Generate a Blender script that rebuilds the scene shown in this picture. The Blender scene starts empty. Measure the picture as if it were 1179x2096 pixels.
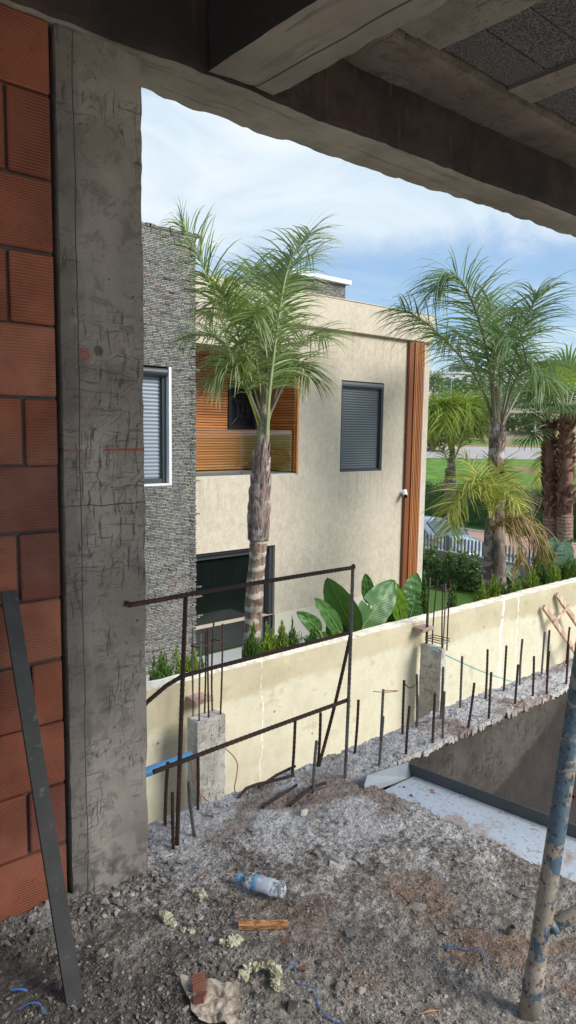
import bpy, math, random
from mathutils import Vector, Matrix, noise
R = random.Random(7)
scn = bpy.context.scene
COL = scn.collection
PI = math.pi
V = Vector

# ------------------------------------------------------------------ camera frame
EYE = V((0, 0, 1.55))
AZ, PITCH, ROLL, FPX = math.radians(49.3), math.radians(6.55), math.radians(0.85), 1465.0
FH = V((math.cos(AZ), math.sin(AZ), 0))          # horizontal view direction
RH = V((math.sin(AZ), -math.cos(AZ), 0))         # horizontal right
FW = FH * math.cos(PITCH) - V((0, 0, 1)) * math.sin(PITCH)
_u = V((0, 0, 1)) * math.cos(PITCH) + FH * math.sin(PITCH)
RT = RH * math.cos(ROLL) + _u * math.sin(ROLL)
UP = _u * math.cos(ROLL) - RH * math.sin(ROLL)

def _ray(x, y): return FW + RT * ((x - 589.5) / FPX) + UP * ((1048 - y) / FPX)
def onz(x, y, z):                                # survey point: photo pixel on a level plane
    d = _ray(x, y); return EYE + d * ((z - EYE.z) / d.z)
def ony(x, y, Y):                                # ... on a plane parallel to the facades
    d = _ray(x, y); return EYE + d * (Y / d.y)
def onx(x, y, X):
    d = _ray(x, y); return EYE + d * (X / d.x)
def atd(x, y, D): return EYE + _ray(x, y) * D    # ... at a distance

# ------------------------------------------------------------------ mesh builder
class MB:
    def __init__(s): s.v = []; s.f = []; s.a = []
    def add(s, vs, fs, a=0.0):
        o = len(s.v); s.v += [tuple(p) for p in vs]
        s.a += (a if isinstance(a, list) else [a] * len(vs))
        s.f += [tuple(i + o for i in f) for f in fs]
    def box(s, x0, x1, y0, y1, z0, z1):
        s.add([(x0,y0,z0),(x1,y0,z0),(x1,y1,z0),(x0,y1,z0),(x0,y0,z1),(x1,y0,z1),(x1,y1,z1),(x0,y1,z1)],
              [(3,2,1,0),(4,5,6,7),(0,1,5,4),(1,2,6,5),(2,3,7,6),(3,0,4,7)])
        return s
    def bevbox(s, x0, x1, y0, y1, z0, z1, b=.004):
        # box whose vertical/horizontal edges are chamfered
        xs, ys, zs = (x0, x1), (y0, y1), (z0, z1)
        vs = []; idx = {}
        for i in (0, 1):
            for j in (0, 1):
                for k in (0, 1):
                    sx, sy, sz = (1, -1)[i], (1, -1)[j], (1, -1)[k]
                    for ax, p in enumerate(((xs[i], ys[j]+sy*b, zs[k]+sz*b), (xs[i]+sx*b, ys[j], zs[k]+sz*b), (xs[i]+sx*b, ys[j]+sy*b, zs[k]))):
                        idx[i, j, k, ax] = len(vs); vs.append(p)
        I = lambda i, j, k, a: idx[i, j, k, a]
        fs = []
        for i in (0, 1): q = [I(i,0,0,0), I(i,1,0,0), I(i,1,1,0), I(i,0,1,0)]; fs.append(q if i else q[::-1])
        for j in (0, 1): q = [I(0,j,0,1), I(0,j,1,1), I(1,j,1,1), I(1,j,0,1)]; fs.append(q if j else q[::-1])
        for k in (0, 1): q = [I(0,0,k,2), I(1,0,k,2), I(1,1,k,2), I(0,1,k,2)]; fs.append(q if k else q[::-1])
        for j in (0, 1):
            for k in (0, 1): fs.append([I(0,j,k,1), I(1,j,k,1), I(1,j,k,2), I(0,j,k,2)])
        for i in (0, 1):
            for k in (0, 1): fs.append([I(i,0,k,0), I(i,1,k,0), I(i,1,k,2), I(i,0,k,2)])
        for i in (0, 1):
            for j in (0, 1): fs.append([I(i,j,0,0), I(i,j,1,0), I(i,j,1,1), I(i,j,0,1)])
        for i in (0, 1):
            for j in (0, 1):
                for k in (0, 1): fs.append([I(i,j,k,0), I(i,j,k,1), I(i,j,k,2)])
        s.add(vs, fs); return s
    def tube(s, pts, r, n=8, cap=True, a=0.0):
        pts = [V(p) for p in pts]; m = len(pts)
        rs = r if isinstance(r, (list, tuple)) else [r] * m
        vs = []; fs = []; ref = None
        for i, p in enumerate(pts):
            t = (pts[min(i+1, m-1)] - pts[max(i-1, 0)]).normalized()
            if ref is None:
                ref = t.orthogonal().normalized()
            ref = (ref - t * ref.dot(t))
            ref = ref.normalized() if ref.length > 1e-6 else t.orthogonal().normalized()
            b = t.cross(ref)
            for k in range(n):
                w = 2 * PI * k / n
                vs.append(p + (ref * math.cos(w) + b * math.sin(w)) * rs[i])
        for i in range(m - 1):
            for k in range(n):
                fs.append((i*n+k, i*n+(k+1) % n, (i+1)*n+(k+1) % n, (i+1)*n+k))
        if cap:
            fs.append(tuple(range(n))[::-1]); fs.append(tuple((m-1)*n+k for k in range(n)))
        s.add(vs, fs, a); return s
    def rebar(s, p0, p1, r=.007, bend=.004, seg=None):
        # ribbed bar: slight bend, small ribs
        p0, p1 = V(p0), V(p1); L = (p1 - p0).length
        n = seg or max(4, int(L / .011))
        t = (p1 - p0).normalized(); o = t.orthogonal().normalized()
        ph = R.uniform(0, 6)
        pts = []; rr = []
        for i in range(n + 1):
            u = i / n
            pts.append(p0.lerp(p1, u) + o * (bend * math.sin(PI * u) * math.cos(ph)) + t.cross(o) * (bend * math.sin(PI * u) * math.sin(ph)))
            rr.append(r * (1.09 if i % 2 else .95))
        s.tube(pts, rr, 7); return s
    def quad(s, a, b, c, d): s.add([a, b, c, d], [(0, 1, 2, 3)]); return s
    def build(s, name, mat, parent=None, smooth=False, attr=False):
        me = bpy.data.meshes.new(name)
        off = parent.matrix_world.translation if parent is not None else V((0, 0, 0))
        if parent is not None:
            off = V((0, 0, 0)); q = parent
            while q is not None: off = off + q.location; q = q.parent
        me.from_pydata([(x - off.x, y - off.y, z - off.z) for x, y, z in s.v], [], s.f)
        me.update()
        if attr:
            at = me.attributes.new('tip', 'FLOAT', 'POINT'); at.data.foreach_set('value', s.a)
        if smooth:
            me.polygons.foreach_set('use_smooth', [True] * len(me.polygons))
        if mat: me.materials.append(mat)
        o = bpy.data.objects.new(name, me); COL.objects.link(o)
        if parent is not None: o.parent = parent
        return o
    def thing(s, name, mat, label, cat, group=None, smooth=False, attr=False):
        o = s.build(name, mat, None, smooth, attr)
        # origin to the base
        xs = [v.co.x for v in o.data.vertices]; ys = [v.co.y for v in o.data.vertices]; zs = [v.co.z for v in o.data.vertices]
        c = V(((min(xs)+max(xs))/2, (min(ys)+max(ys))/2, min(zs)))
        o.data.transform(Matrix.Translation(-c)); o.location = c
        return tag(o, label, cat, group)

def tag(o, label=None, cat=None, group=None, kind=None):
    if label: o['label'] = label
    if cat: o['category'] = cat
    if group: o['group'] = group
    if kind: o['kind'] = kind
    return o
def thing(name, loc, label, cat, group=None):
    o = bpy.data.objects.new(name, None); COL.objects.link(o)
    o.empty_display_size = .1; o.location = loc
    return tag(o, label, cat, group)
def plabel(o, t): o['label'] = t; return o

def fbm(p, sc, oct=4):
    return noise.fractal(V(p) * sc, 1.0, 2.0, oct)
def vn(p, sc): return noise.noise_vector(V(p) * sc)

def rough_box(x0, x1, y0, y1, z0, z1, res=.03, amp=.006, sc=6, fy=None, fz=None, chip=0.0):
    # closed subdivided box, every vertex pushed by 3-D noise so arises look cast and chipped
    mb = MB(); key = {}
    def lin(a, b): n = max(1, int(round((b - a) / res))); return [a + (b - a) * i / n for i in range(n + 1)]
    X, Y, Z = lin(x0, x1), lin(y0, y1), lin(z0, z1)
    nx, ny, nz = len(X)-1, len(Y)-1, len(Z)-1
    def vid(i, j, k):
        q = (i, j, k)
        if q not in key:
            p = V((X[i], Y[j], Z[k]))
            ne = (i in (0, nx)) + (j in (0, ny)) + (k in (0, nz))
            d = vn(p, sc) * amp + vn(p, sc * 3.7) * amp * .35
            if ne >= 2 and chip:
                c = max(0, fbm(p, 9, 3) * .8 + .25) * chip
                ctr = V(((x0+x1)/2, (y0+y1)/2, (z0+z1)/2))
                dd = V((0, 0, 0))
                if i in (0, nx): dd.x = (1 if i == 0 else -1)
                if j in (0, ny): dd.y = (1 if j == 0 else -1)
                if k in (0, nz): dd.z = (1 if k == 0 else -1)
                d = d + dd * c * .6
            p = p + d
            if fy: p.y = fy(p.x, p.y)
            if fz: p.z = fz(p.x, p.z)
            key[q] = len(mb.v); mb.v.append(tuple(p)); mb.a.append(0.0)
        return key[q]
    for i in range(nx):
        for j in range(ny):
            mb.f.append((vid(i,j,0), vid(i,j+1,0), vid(i+1,j+1,0), vid(i+1,j,0)))
            mb.f.append((vid(i,j,nz), vid(i+1,j,nz), vid(i+1,j+1,nz), vid(i,j+1,nz)))
    for i in range(nx):
        for k in range(nz):
            mb.f.append((vid(i,0,k), vid(i+1,0,k), vid(i+1,0,k+1), vid(i,0,k+1)))
            mb.f.append((vid(i,ny,k), vid(i,ny,k+1), vid(i+1,ny,k+1), vid(i+1,ny,k)))
    for j in range(ny):
        for k in range(nz):
            mb.f.append((vid(0,j,k), vid(0,j,k+1), vid(0,j+1,k+1), vid(0,j+1,k)))
            mb.f.append((vid(nx,j,k), vid(nx,j+1,k), vid(nx,j+1,k+1), vid(nx,j,k+1)))
    return mb

# ------------------------------------------------------------------ materials
class N:
    def __init__(s, name):
        s.m = bpy.data.materials.new(name); s.m.use_nodes = True
        s.t = s.m.node_tree; s.t.nodes.clear()
        s.out = s.n('ShaderNodeOutputMaterial')
        s.b = s.n('ShaderNodeBsdfPrincipled'); s.l(s.b.outputs[0], s.out.inputs[0])
        g = s.n('ShaderNodeNewGeometry'); s.pos = g.outputs['Position']; s.isl = g.outputs['Random Per Island']; s.nrm = g.outputs['Normal']
        s._sep = None
    def n(s, t): return s.t.nodes.new(t)
    def l(s, a, b): s.t.links.new(a, b)
    def put(s, sock, v):
        if v is None: return
        if hasattr(v, 'is_output'): s.l(v, sock)
        elif isinstance(v, (tuple, list)) and len(v) == 3 and sock.type == 'RGBA': sock.default_value = (*v, 1)
        else: sock.default_value = v
    def xyz(s):
        if s._sep is None:
            q = s.n('ShaderNodeSeparateXYZ'); s.l(s.pos, q.inputs[0]); s._sep = q.outputs
        return s._sep
    def comb(s, x, y, z):
        q = s.n('ShaderNodeCombineXYZ')
        for i, w in enumerate((x, y, z)): s.put(q.inputs[i], w)
        return q.outputs[0]
    def mth(s, op, a, b=None, c=None, clamp=False):
        q = s.n('ShaderNodeMath'); q.operation = op; q.use_clamp = clamp
        s.put(q.inputs[0], a); s.put(q.inputs[1], b); s.put(q.inputs[2], c); return q.outputs[0]
    def scl(s, v, sc):
        q = s.n('ShaderNodeVectorMath'); q.operation = 'MULTIPLY'; s.l(v, q.inputs[0]); q.inputs[1].default_value = sc; return q.outputs[0]
    def noise(s, scale, detail=4, rough=.55, vec=None, dist=0, col=False):
        q = s.n('ShaderNodeTexNoise'); q.inputs['Scale'].default_value = scale; q.inputs['Detail'].default_value = detail
        q.inputs['Roughness'].default_value = rough; q.inputs['Distortion'].default_value = dist
        s.l(vec if vec is not None else s.pos, q.inputs['Vector'])
        return q.outputs['Color' if col else 'Fac']
    def vor(s, scale, vec=None, feat='F1', out='Distance', rnd=1.0):
        q = s.n('ShaderNodeTexVoronoi'); q.feature = feat; q.inputs['Scale'].default_value = scale; q.inputs['Randomness'].default_value = rnd
        s.l(vec if vec is not None else s.pos, q.inputs['Vector']); return q.outputs[out]
    def white(s, vec):
        q = s.n('ShaderNodeTexWhiteNoise'); q.noise_dimensions = '3D'; s.l(vec, q.inputs['Vector']); return q.outputs['Value']
    def ramp(s, fac, stops, interp='LINEAR'):
        q = s.n('ShaderNodeValToRGB'); q.color_ramp.interpolation = interp
        e = q.color_ramp.elements
        while len(e) < len(stops): e.new(.5)
        for i, (p, c) in enumerate(stops):
            e[i].position = p; e[i].color = (*c, 1) if isinstance(c, (tuple, list)) else (c, c, c, 1)
        s.l(fac, q.inputs[0]); return q.outputs[0]
    def mix(s, f, a, b, mode='MIX'):
        q = s.n('ShaderNodeMix'); q.data_type = 'RGBA'; q.blend_type = mode
        s.put(q.inputs[0], f); s.put(q.inputs[6], a); s.put(q.inputs[7], b); return q.outputs[2]
    def step(s, v, lo, hi):
        q = s.n('ShaderNodeMapRange'); q.interpolation_type = 'SMOOTHSTEP'; s.put(q.inputs[0], v)
        q.inputs[1].default_value = lo; q.inputs[2].default_value = hi; q.inputs[3].default_value = 0; q.inputs[4].default_value = 1
        return q.outputs[0]
    def bump(s, h, strength=.5, dist=.01):
        q = s.n('ShaderNodeBump'); q.inputs['Strength'].default_value = strength; q.inputs['Distance'].default_value = dist
        s.l(h, q.inputs['Height'])
        if s.b.inputs['Normal'].links: s.l(s.b.inputs['Normal'].links[0].from_socket, q.inputs['Normal'])
        s.l(q.outputs[0], s.b.inputs['Normal']); return s
    def set(s, color=None, rough=None, metal=None, spec=None, **k):
        s.put(s.b.inputs['Base Color'], color); s.put(s.b.inputs['Roughness'], rough); s.put(s.b.inputs['Metallic'], metal)
        s.put(s.b.inputs['Specular IOR Level'], spec)
        for a, v in k.items(): s.put(s.b.inputs[a.replace('_', ' ')], v)
        return s
    def attr(s, name):
        q = s.n('ShaderNodeAttribute'); q.attribute_name = name; return q.outputs['Fac']
M = {}
def simple(name, c, rough=.6, metal=0, var=.15, sc=8, bump=0, spec=.4):
    n = N(name)
    f = n.noise(sc, 5)
    n.set(n.mix(f, tuple(x*(1-var) for x in c), tuple(min(1, x*(1+var)) for x in c)), rough, metal, spec)
    if bump: n.bump(n.noise(sc*6, 4), bump, .004)
    M[name] = n.m; return n

def concrete(name, dark, light, sc=1.0, scratch=.6, rough=.8, boards=None):
    n = N(name)
    a = n.noise(2.2*sc, 6, .6); b = n.noise(14*sc, 6, .65, dist=.6); c = n.noise(70*sc, 3)
    col = n.mix(n.step(a, .35, .68), dark, light)
    col = n.mix(n.mth('MULTIPLY', n.step(b, .52, .62), .45*scratch), col, tuple(x*.42 for x in dark))
    # scratches and trowel drags, bent by a domain warp so no two run alike
    wv = n.n('ShaderNodeVectorMath'); wv.operation = 'MULTIPLY_ADD'; n.l(n.noise(3.5, 3, .6, col=True), wv.inputs[0]); wv.inputs[1].default_value = (.085, .085, .085); n.l(n.pos, wv.inputs[2])
    rt = n.n('ShaderNodeVectorRotate'); rt.rotation_type = 'Y_AXIS'; rt.inputs['Angle'].default_value = .75; n.l(wv.outputs[0], rt.inputs['Vector'])
    pit = n.noise(60*sc, 3, .5); col = n.mix(n.mth('MULTIPLY', n.mth('MULTIPLY', n.step(pit, .65, .68), n.step(n.noise(3, 3), .48, .62)), .7), col, tuple(x*.22 for x in dark))
    for src, v, k in ((wv.outputs[0], (110, 110, 6.0), 1.0), (wv.outputs[0], (10, 10, 120), .7), (rt.outputs[0], (13, 13, 110), .5)):
        s_ = n.noise(1.0*sc, 5, .65, vec=n.scl(src, v), dist=.35)
        msk = n.noise(4.5*sc, 3)
        col = n.mix(n.mth('MULTIPLY', n.mth('MULTIPLY', n.step(s_, .565, .61), n.step(msk, .43, .56)), k*scratch, None, True), col, tuple(x*.33 for x in dark))
    col = n.mix(n.mth('MULTIPLY', n.step(c, .6, .75), .25), col, tuple(x*.5 for x in dark))
    n.set(col, rough, 0, .3)
    n.bump(b, .35, .006); n.bump(c, .3, .002)
    M[name] = n.m; return n, col

# --- main column: scratched cast concrete, hairline cracks, red chalk marks
n, col = concrete('column_concrete', (.23, .193, .165), (.39, .333, .288), 1.0, .85)
x, y, z = n.xyz()
wob = n.mth('MULTIPLY', n.mth('SUBTRACT', n.noise(3, 4), .5), .03)
crk = n.mth('ABSOLUTE', n.mth('SUBTRACT', n.mth('ADD', x, wob), .955))
col = n.mix(n.mth('MULTIPLY', n.mth('LESS_THAN', crk, .0016), .9), col, (.015, .014, .013))
wob2 = n.mth('MULTIPLY', n.mth('SUBTRACT', n.noise(4, 3), .5), .07)
crk2 = n.mth('ABSOLUTE', n.mth('SUBTRACT', n.mth('ADD', z, wob2), 1.305))
col = n.mix(n.mth('MULTIPLY', n.mth('LESS_THAN', crk2, .0016), .8), col, (.02, .018, .016))
for zz, w, s in ((1.478, .004, .75),):
    d = n.mth('ABSOLUTE', n.mth('SUBTRACT', n.mth('ADD', z, n.mth('MULTIPLY', n.mth('SUBTRACT', n.noise(9, 2), .5), .012)), zz))
    col = n.mix(n.mth('MULTIPLY', n.mth('MULTIPLY', n.mth('LESS_THAN', d, w), n.step(n.noise(22, 3), .38, .58)), s), col, (.36, .045, .03))
for cx, cz, r, s, c in ((.975, 1.768, .026, .5, (.30, .05, .04)), (1.022, 1.782, .02, .7, (.05, .03, .03)), (1.10, 1.79, .016, .4, (.3, .06, .05)), (1.0, 1.63, .014, .3, (.3, .06, .05))):
    dx = n.mth('SUBTRACT', x, cx); dz = n.mth('SUBTRACT', z, cz)
    d = n.mth('SQRT', n.mth('ADD', n.mth('MULTIPLY', dx, dx), n.mth('MULTIPLY', dz, dz)))
    d = n.mth('ADD', d, n.mth('MULTIPLY', n.mth('SUBTRACT', n.noise(30, 3), .5), .03))
    col = n.mix(n.mth('MULTIPLY', n.mth('SUBTRACT', 1.0, n.step(d, r*.6, r)), s), col, c)
# broken darker tone near the foot and along the left edge
ft = n.mth('MULTIPLY', n.mth('SUBTRACT', 1.0, n.step(z, .0, .28)), n.step(n.noise(26, 5), .42, .62))
col = n.mix(n.mth('MULTIPLY', ft, .7), col, (.05, .044, .038))
hn = n.mth('MULTIPLY', n.step(n.mth('ADD', n.mth('MULTIPLY', x, -1.0), n.mth('MULTIPLY', n.noise(12, 4), .12)), -.93, -.88), .5)
col = n.mix(hn, col, (.09, .08, .07))
n.set(col)
concrete('beam_concrete', (.085, .066, .056), (.15, .118, .10), .8, .6)
concrete('soffit_concrete', (.26, .235, .20), (.42, .38, .33), .8, .5)
concrete('small_column_concrete', (.30, .28, .25), (.52, .50, .46), .8, .9)
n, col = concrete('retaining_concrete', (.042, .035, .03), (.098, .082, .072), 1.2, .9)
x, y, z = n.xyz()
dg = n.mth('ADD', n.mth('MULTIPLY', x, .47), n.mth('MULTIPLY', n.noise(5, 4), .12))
dg = n.mth('SUBTRACT', n.mth('SUBTRACT', dg, 2.06), z)    # darker tone below a sloping line, its edge broken by noise
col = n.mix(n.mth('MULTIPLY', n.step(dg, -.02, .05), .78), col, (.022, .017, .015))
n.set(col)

# beams: mottled dark side faces, paler tone on undersides picked by face normal
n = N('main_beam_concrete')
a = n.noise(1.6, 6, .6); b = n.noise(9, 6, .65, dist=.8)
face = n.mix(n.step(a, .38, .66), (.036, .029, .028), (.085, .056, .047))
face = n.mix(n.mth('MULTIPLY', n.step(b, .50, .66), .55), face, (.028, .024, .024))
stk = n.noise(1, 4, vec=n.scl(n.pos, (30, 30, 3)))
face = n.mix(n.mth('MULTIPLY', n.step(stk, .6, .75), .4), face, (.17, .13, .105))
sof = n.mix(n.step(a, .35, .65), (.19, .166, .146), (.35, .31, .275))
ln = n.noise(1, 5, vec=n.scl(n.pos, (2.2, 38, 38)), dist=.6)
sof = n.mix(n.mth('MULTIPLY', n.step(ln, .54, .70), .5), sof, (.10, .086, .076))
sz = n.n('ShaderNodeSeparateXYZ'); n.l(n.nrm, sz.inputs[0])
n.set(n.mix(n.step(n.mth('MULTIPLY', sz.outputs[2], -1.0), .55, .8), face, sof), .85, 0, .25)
n.bump(b, .5, .008); n.bump(n.noise(60, 3), .3, .002); M['main_beam'] = n.m

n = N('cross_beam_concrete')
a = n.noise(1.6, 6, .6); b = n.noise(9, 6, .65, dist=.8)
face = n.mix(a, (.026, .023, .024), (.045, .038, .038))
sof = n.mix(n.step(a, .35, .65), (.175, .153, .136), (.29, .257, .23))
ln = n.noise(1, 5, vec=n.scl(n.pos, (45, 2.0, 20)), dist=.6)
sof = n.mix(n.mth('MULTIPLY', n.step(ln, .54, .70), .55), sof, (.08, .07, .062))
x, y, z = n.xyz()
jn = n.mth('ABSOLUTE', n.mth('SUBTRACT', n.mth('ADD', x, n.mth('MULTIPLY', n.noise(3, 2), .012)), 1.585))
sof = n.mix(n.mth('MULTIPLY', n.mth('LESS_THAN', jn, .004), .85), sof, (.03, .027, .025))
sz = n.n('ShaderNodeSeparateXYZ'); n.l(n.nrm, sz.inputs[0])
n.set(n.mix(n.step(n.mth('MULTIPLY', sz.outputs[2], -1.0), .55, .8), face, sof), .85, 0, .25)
n.bump(b, .4, .006); n.bump(n.noise(60, 3), .3, .002); M['cross_beam'] = n.m

# ceiling infill blocks: porous light concrete
n = N('infill_block'); g = n.noise(150, 3, .7); g2 = n.noise(3, 3)
n.set(n.mix(n.step(g, .38, .62), (.035, .035, .042), n.mix(n.isl, (.14, .135, .14), (.22, .21, .21))), .95, 0, .2); n.bump(g, .9, .006); M['infill'] = n.m
concrete('joist_concrete', (.15, .131, .117), (.26, .232, .208), .9, .5)
concrete('ledge_concrete', (.11, .088, .075), (.185, .152, .13), .9, .7)

# bricks
n = N('clay_brick'); x, y, z = n.xyz()
base = n.ramp(n.isl, [(0, (.20, .066, .044)), (.3, (.265, .084, .047)), (.65, (.33, .106, .057)), (1, (.38, .145, .088))])
base = n.mix(n.mth('MULTIPLY', n.step(n.noise(2.2, 4, .6), .45, .66), .4), base, (.21, .125, .10))
base = n.mix(n.mth('MULTIPLY', n.step(n.noise(6, 5), .4, .7), .5), base, (.165, .052, .032))
base = n.mix(n.mth('MULTIPLY', n.step(n.noise(45, 4), .6, .75), .35), base, (.12, .04, .028))
per = n.mth('ADD', n.mth('MULTIPLY', n.mth('FRACT', n.mth('MULTIPLY', n.isl, 7.3)), 260), 690)
rid = n.mth('SINE', n.mth('ADD', n.mth('MULTIPLY', z, per), n.mth('MULTIPLY', n.noise(5, 2), 2.0)))
amp = n.step(n.noise(5, 3), .36, .6)
rid = n.mth('MULTIPLY', rid, amp)
base = n.mix(n.mth('MULTIPLY', n.step(rid, .3, 1.0), .42), base, (.13, .04, .026))
n.set(base, .85, 0, .25); n.bump(n.mth('MULTIPLY', rid, -1.0), .5, .004); n.bump(n.noise(40, 4), .25, .003); M['brick'] = n.m
simple('mortar', (.11, .105, .10), .9, 0, .3, 20, .6)

# steel
n = N('rusty_rebar'); f = n.noise(22, 5, .65); g = n.noise(5, 3)
c = n.mix(f, (.026, .017, .014), (.085, .044, .03)); c = n.mix(n.mth('MULTIPLY', n.step(g, .5, .68), .5), c, (.13, .06, .036))
n.set(c, .75, .25, .4); n.bump(f, .4, .002); M['rebar'] = n.m
n = N('grey_rebar'); f = n.noise(25, 5, .65); g = n.noise(9, 3)
c = n.mix(f, (.07, .06, .055), (.19, .175, .165)); c = n.mix(n.mth('MULTIPLY', n.step(g, .5, .62), .7), c, (.07, .032, .02))
n.set(c, .7, .2, .4); n.bump(f, .4, .002); M['rebar_grey'] = n.m
n = N('dark_flat_bar'); f = n.noise(12, 5, .6); c = n.mix(f, (.024, .023, .022), (.075, .071, .067)); c = n.mix(n.mth('MULTIPLY', n.step(n.noise(30, 4), .62, .72), .4), c, (.2, .19, .18))
n.set(c, .6, .3, .4); n.bump(f, .2, .003); M['flat_bar'] = n.m
n = N('galvanised_tray'); f = n.noise(5, 5, .6); r_ = n.noise(3.5, 5, .65, dist=.8); x, y, z = n.xyz()
c = n.mix(f, (.47, .525, .575), (.62, .67, .72)); c = n.mix(n.mth('MULTIPLY', n.step(r_, .53, .64), .7), c, (.42, .26, .16))
c = n.mix(n.mth('MULTIPLY', n.step(n.noise(60, 4, .7), .55, .64), .8), c, (.25, .21, .18)); c = n.mix(n.mth('MULTIPLY', n.step(n.noise(9, 3), .66, .7), .85), c, (.32, .12, .06))
n.set(c, .45, .15, .5); n.bump(n.noise(60, 4), .2, .002); M['tray'] = n.m
simple('tray_flange', (.085, .09, .092), .5, .3, .3, 12, .2)
simple('tray_end', (.24, .265, .29), .5, .2, .25, 12, .2)
n = N('chipped_blue_paint'); f = n.noise(16, 6, .65, dist=.4); g = n.noise(45, 4, .6); x, y, z = n.xyz()
c = n.mix(n.noise(7, 3), (.045, .08, .115), (.13, .19, .235))
und = n.mix(g, (.20, .15, .115), (.42, .36, .29))
hz = n.mth('SUBTRACT', n.mth('ADD', f, n.mth('MULTIPLY', z, .16)), .02)
c = n.mix(n.step(hz, .53, .575), und, c)
c = n.mix(n.mth('MULTIPLY', n.step(n.noise(60, 5, .75), .55, .60), .9), c, (.06, .032, .022))
c = n.mix(n.mth('MULTIPLY', n.step(n.noise(7, 4), .63, .67), .7), c, (.45, .36, .08))
n.set(c, .6, .1, .4); n.bump(f, .5, .003); n.bump(g, .4, .002); M['blue_pole'] = n.m

# floor: wet crushed concrete and dust
def floor_col(n, isl=None):
    x, y, z = n.xyz()
    a = n.noise(1.7, 5, .6); b = n.noise(7, 6, .65); c = n.noise(38, 5, .7); d = n.noise(140, 3, .7)
    col = n.mix(n.step(b, .35, .68), (.115, .099, .082), (.34, .30, .255))
    col = n.mix(n.mth('MULTIPLY', n.step(c, .42, .62), .6), col, (.50, .45, .395))
    # pale lime dust, more of it toward the open edge
    yy = n.mth('ADD', n.mth('MULTIPLY', y, .75), n.mth('MULTIPLY', x, .33))
    out = n.step(yy, 1.2, 2.35)
    wh = n.mth('ADD', n.mth('MULTIPLY', b, .55), n.mth('ADD', n.mth('MULTIPLY', c, .5), n.mth('MULTIPLY', out, .34)))
    col = n.mix(n.mth('MULTIPLY', n.step(wh, .66, .84), .88), col, (.74, .70, .665))
    br = n.mth('MULTIPLY', n.step(n.noise(2.6, 5, .6, dist=.5), .46, .62), n.mth('MULTIPLY', n.step(x, 1.15, 1.6), .75))
    col = n.mix(br, col, (.25, .145, .088))
    col = n.mix(n.mth('MULTIPLY', n.step(n.noise(11, 4, .6), .66, .70), .7), col, (.24, .085, .045))
    col = n.mix(n.mth('MULTIPLY', n.step(d, .52, .64), .75), col, (.028, .025, .022))
    left_dark = n.mth('SUBTRACT', 1.0, n.step(n.mth('ADD', n.mth('ADD', x, n.mth('MULTIPLY', b, .35)), n.mth('MULTIPLY', y, .12)), 1.12, 1.72))  # floor tone gets darker toward low x, edge broken by noise
    col = n.mix(n.mth('MULTIPLY', left_dark, .62), col, (.034, .030, .025))
    wet = n.step(n.noise(3.2, 4, .6), .38, .62)
    return col, wet, c, d
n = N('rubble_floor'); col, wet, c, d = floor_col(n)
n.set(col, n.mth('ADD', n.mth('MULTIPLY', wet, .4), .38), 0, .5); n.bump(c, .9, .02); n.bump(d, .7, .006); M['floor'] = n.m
n = N('rubble_stone'); col, wet, c, d = floor_col(n)
t = n.ramp(n.isl, [(0, (.055, .048, .041)), (.35, (.125, .11, .092)), (.68, (.26, .235, .205)), (.88, (.46, .435, .405)), (.955, (.66, .63, .59)), (.97, (.32, .12, .07)), (1, (.22, .09, .055))])
n.set(n.mix(.5, col, t), n.mth('ADD', n.mth('MULTIPLY', wet, .45), .4), 0, .45); n.bump(n.noise(90, 3), .4, .003); M['stone'] = n.m
simple('pale_stone', (.62, .55, .47), .85, 0, .2, 30, .5); simple('black_stone', (.05, .048, .045), .7, 0, .4, 25, .6)
simple('slab_grey', (.12, .11, .10), .9, 0, .3, 3, .4)

# neighbouring house
n = N('beige_stucco'); x, y, z = n.xyz()
a = n.noise(1.0, 5, .6); b = n.noise(1, 6, .7, vec=n.scl(n.pos, (11, 11, 7)), dist=.8); c = n.noise(45, 3)
col = n.mix(n.step(b, .36, .64), (.575, .505, .405), (.475, .415, .325)); col = n.mix(n.mth('MULTIPLY', n.step(a, .45, .7), .4), col, (.61, .54, .43))
stk = n.noise(1, 4, vec=n.scl(n.pos, (5, 5, .35)))
col = n.mix(n.mth('MULTIPLY', n.step(stk, .58, .74), .05), col, (.36, .30, .21))
drp = n.noise(1, 4, vec=n.scl(n.pos, (16, 16, .8)))
for xa, xb, zt in ((10.3, 11.8, .69), (6.8, 9.3, .66), (6.8, 13.3, 3.52)):
    mk = n.mth('MULTIPLY', n.mth('MULTIPLY', n.step(x, xa, xa + .1), n.mth('SUBTRACT', 1.0, n.step(x, xb - .1, xb))), n.mth('MULTIPLY', n.step(z, zt - 1.1, zt), n.mth('LESS_THAN', z, zt)))
    col = n.mix(n.mth('MULTIPLY', n.mth('MULTIPLY', mk, n.step(drp, .5, .66)), .30), col, (.27, .225, .155))
n.set(col, .9, 0, .2); n.bump(n.noise(1, 5, .7, vec=n.scl(n.pos, (26, 26, 14))), .45, .012); n.bump(c, .3, .004); M['stucco'] = n.m
simple('pale_plaster', (.60, .56, .47), .9, 0, .08, 4, .2); simple('pale_grey_trim', (.55, .56, .57), .7, 0, .06, 4)
n = N('stacked_slate'); x, y, z = n.xyz()
h = .026
zz = n.mth('ADD', z, n.mth('MULTIPLY', n.mth('SUBTRACT', n.noise(7, 3), .5), .012))
rowf = n.mth('DIVIDE', zz, h); row = n.mth('FLOOR', rowf); fz_ = n.mth('FRACT', rowf)
off = n.white(n.comb(row, 3.1, 0.5))
u = n.mth('ADD', n.mth('DIVIDE', n.mth('ADD', x, y), n.mth('ADD', n.mth('MULTIPLY', off, .09), .09)), n.mth('MULTIPLY', off, 13.7))
cell = n.mth('FLOOR', u); fu = n.mth('FRACT', u)
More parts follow.
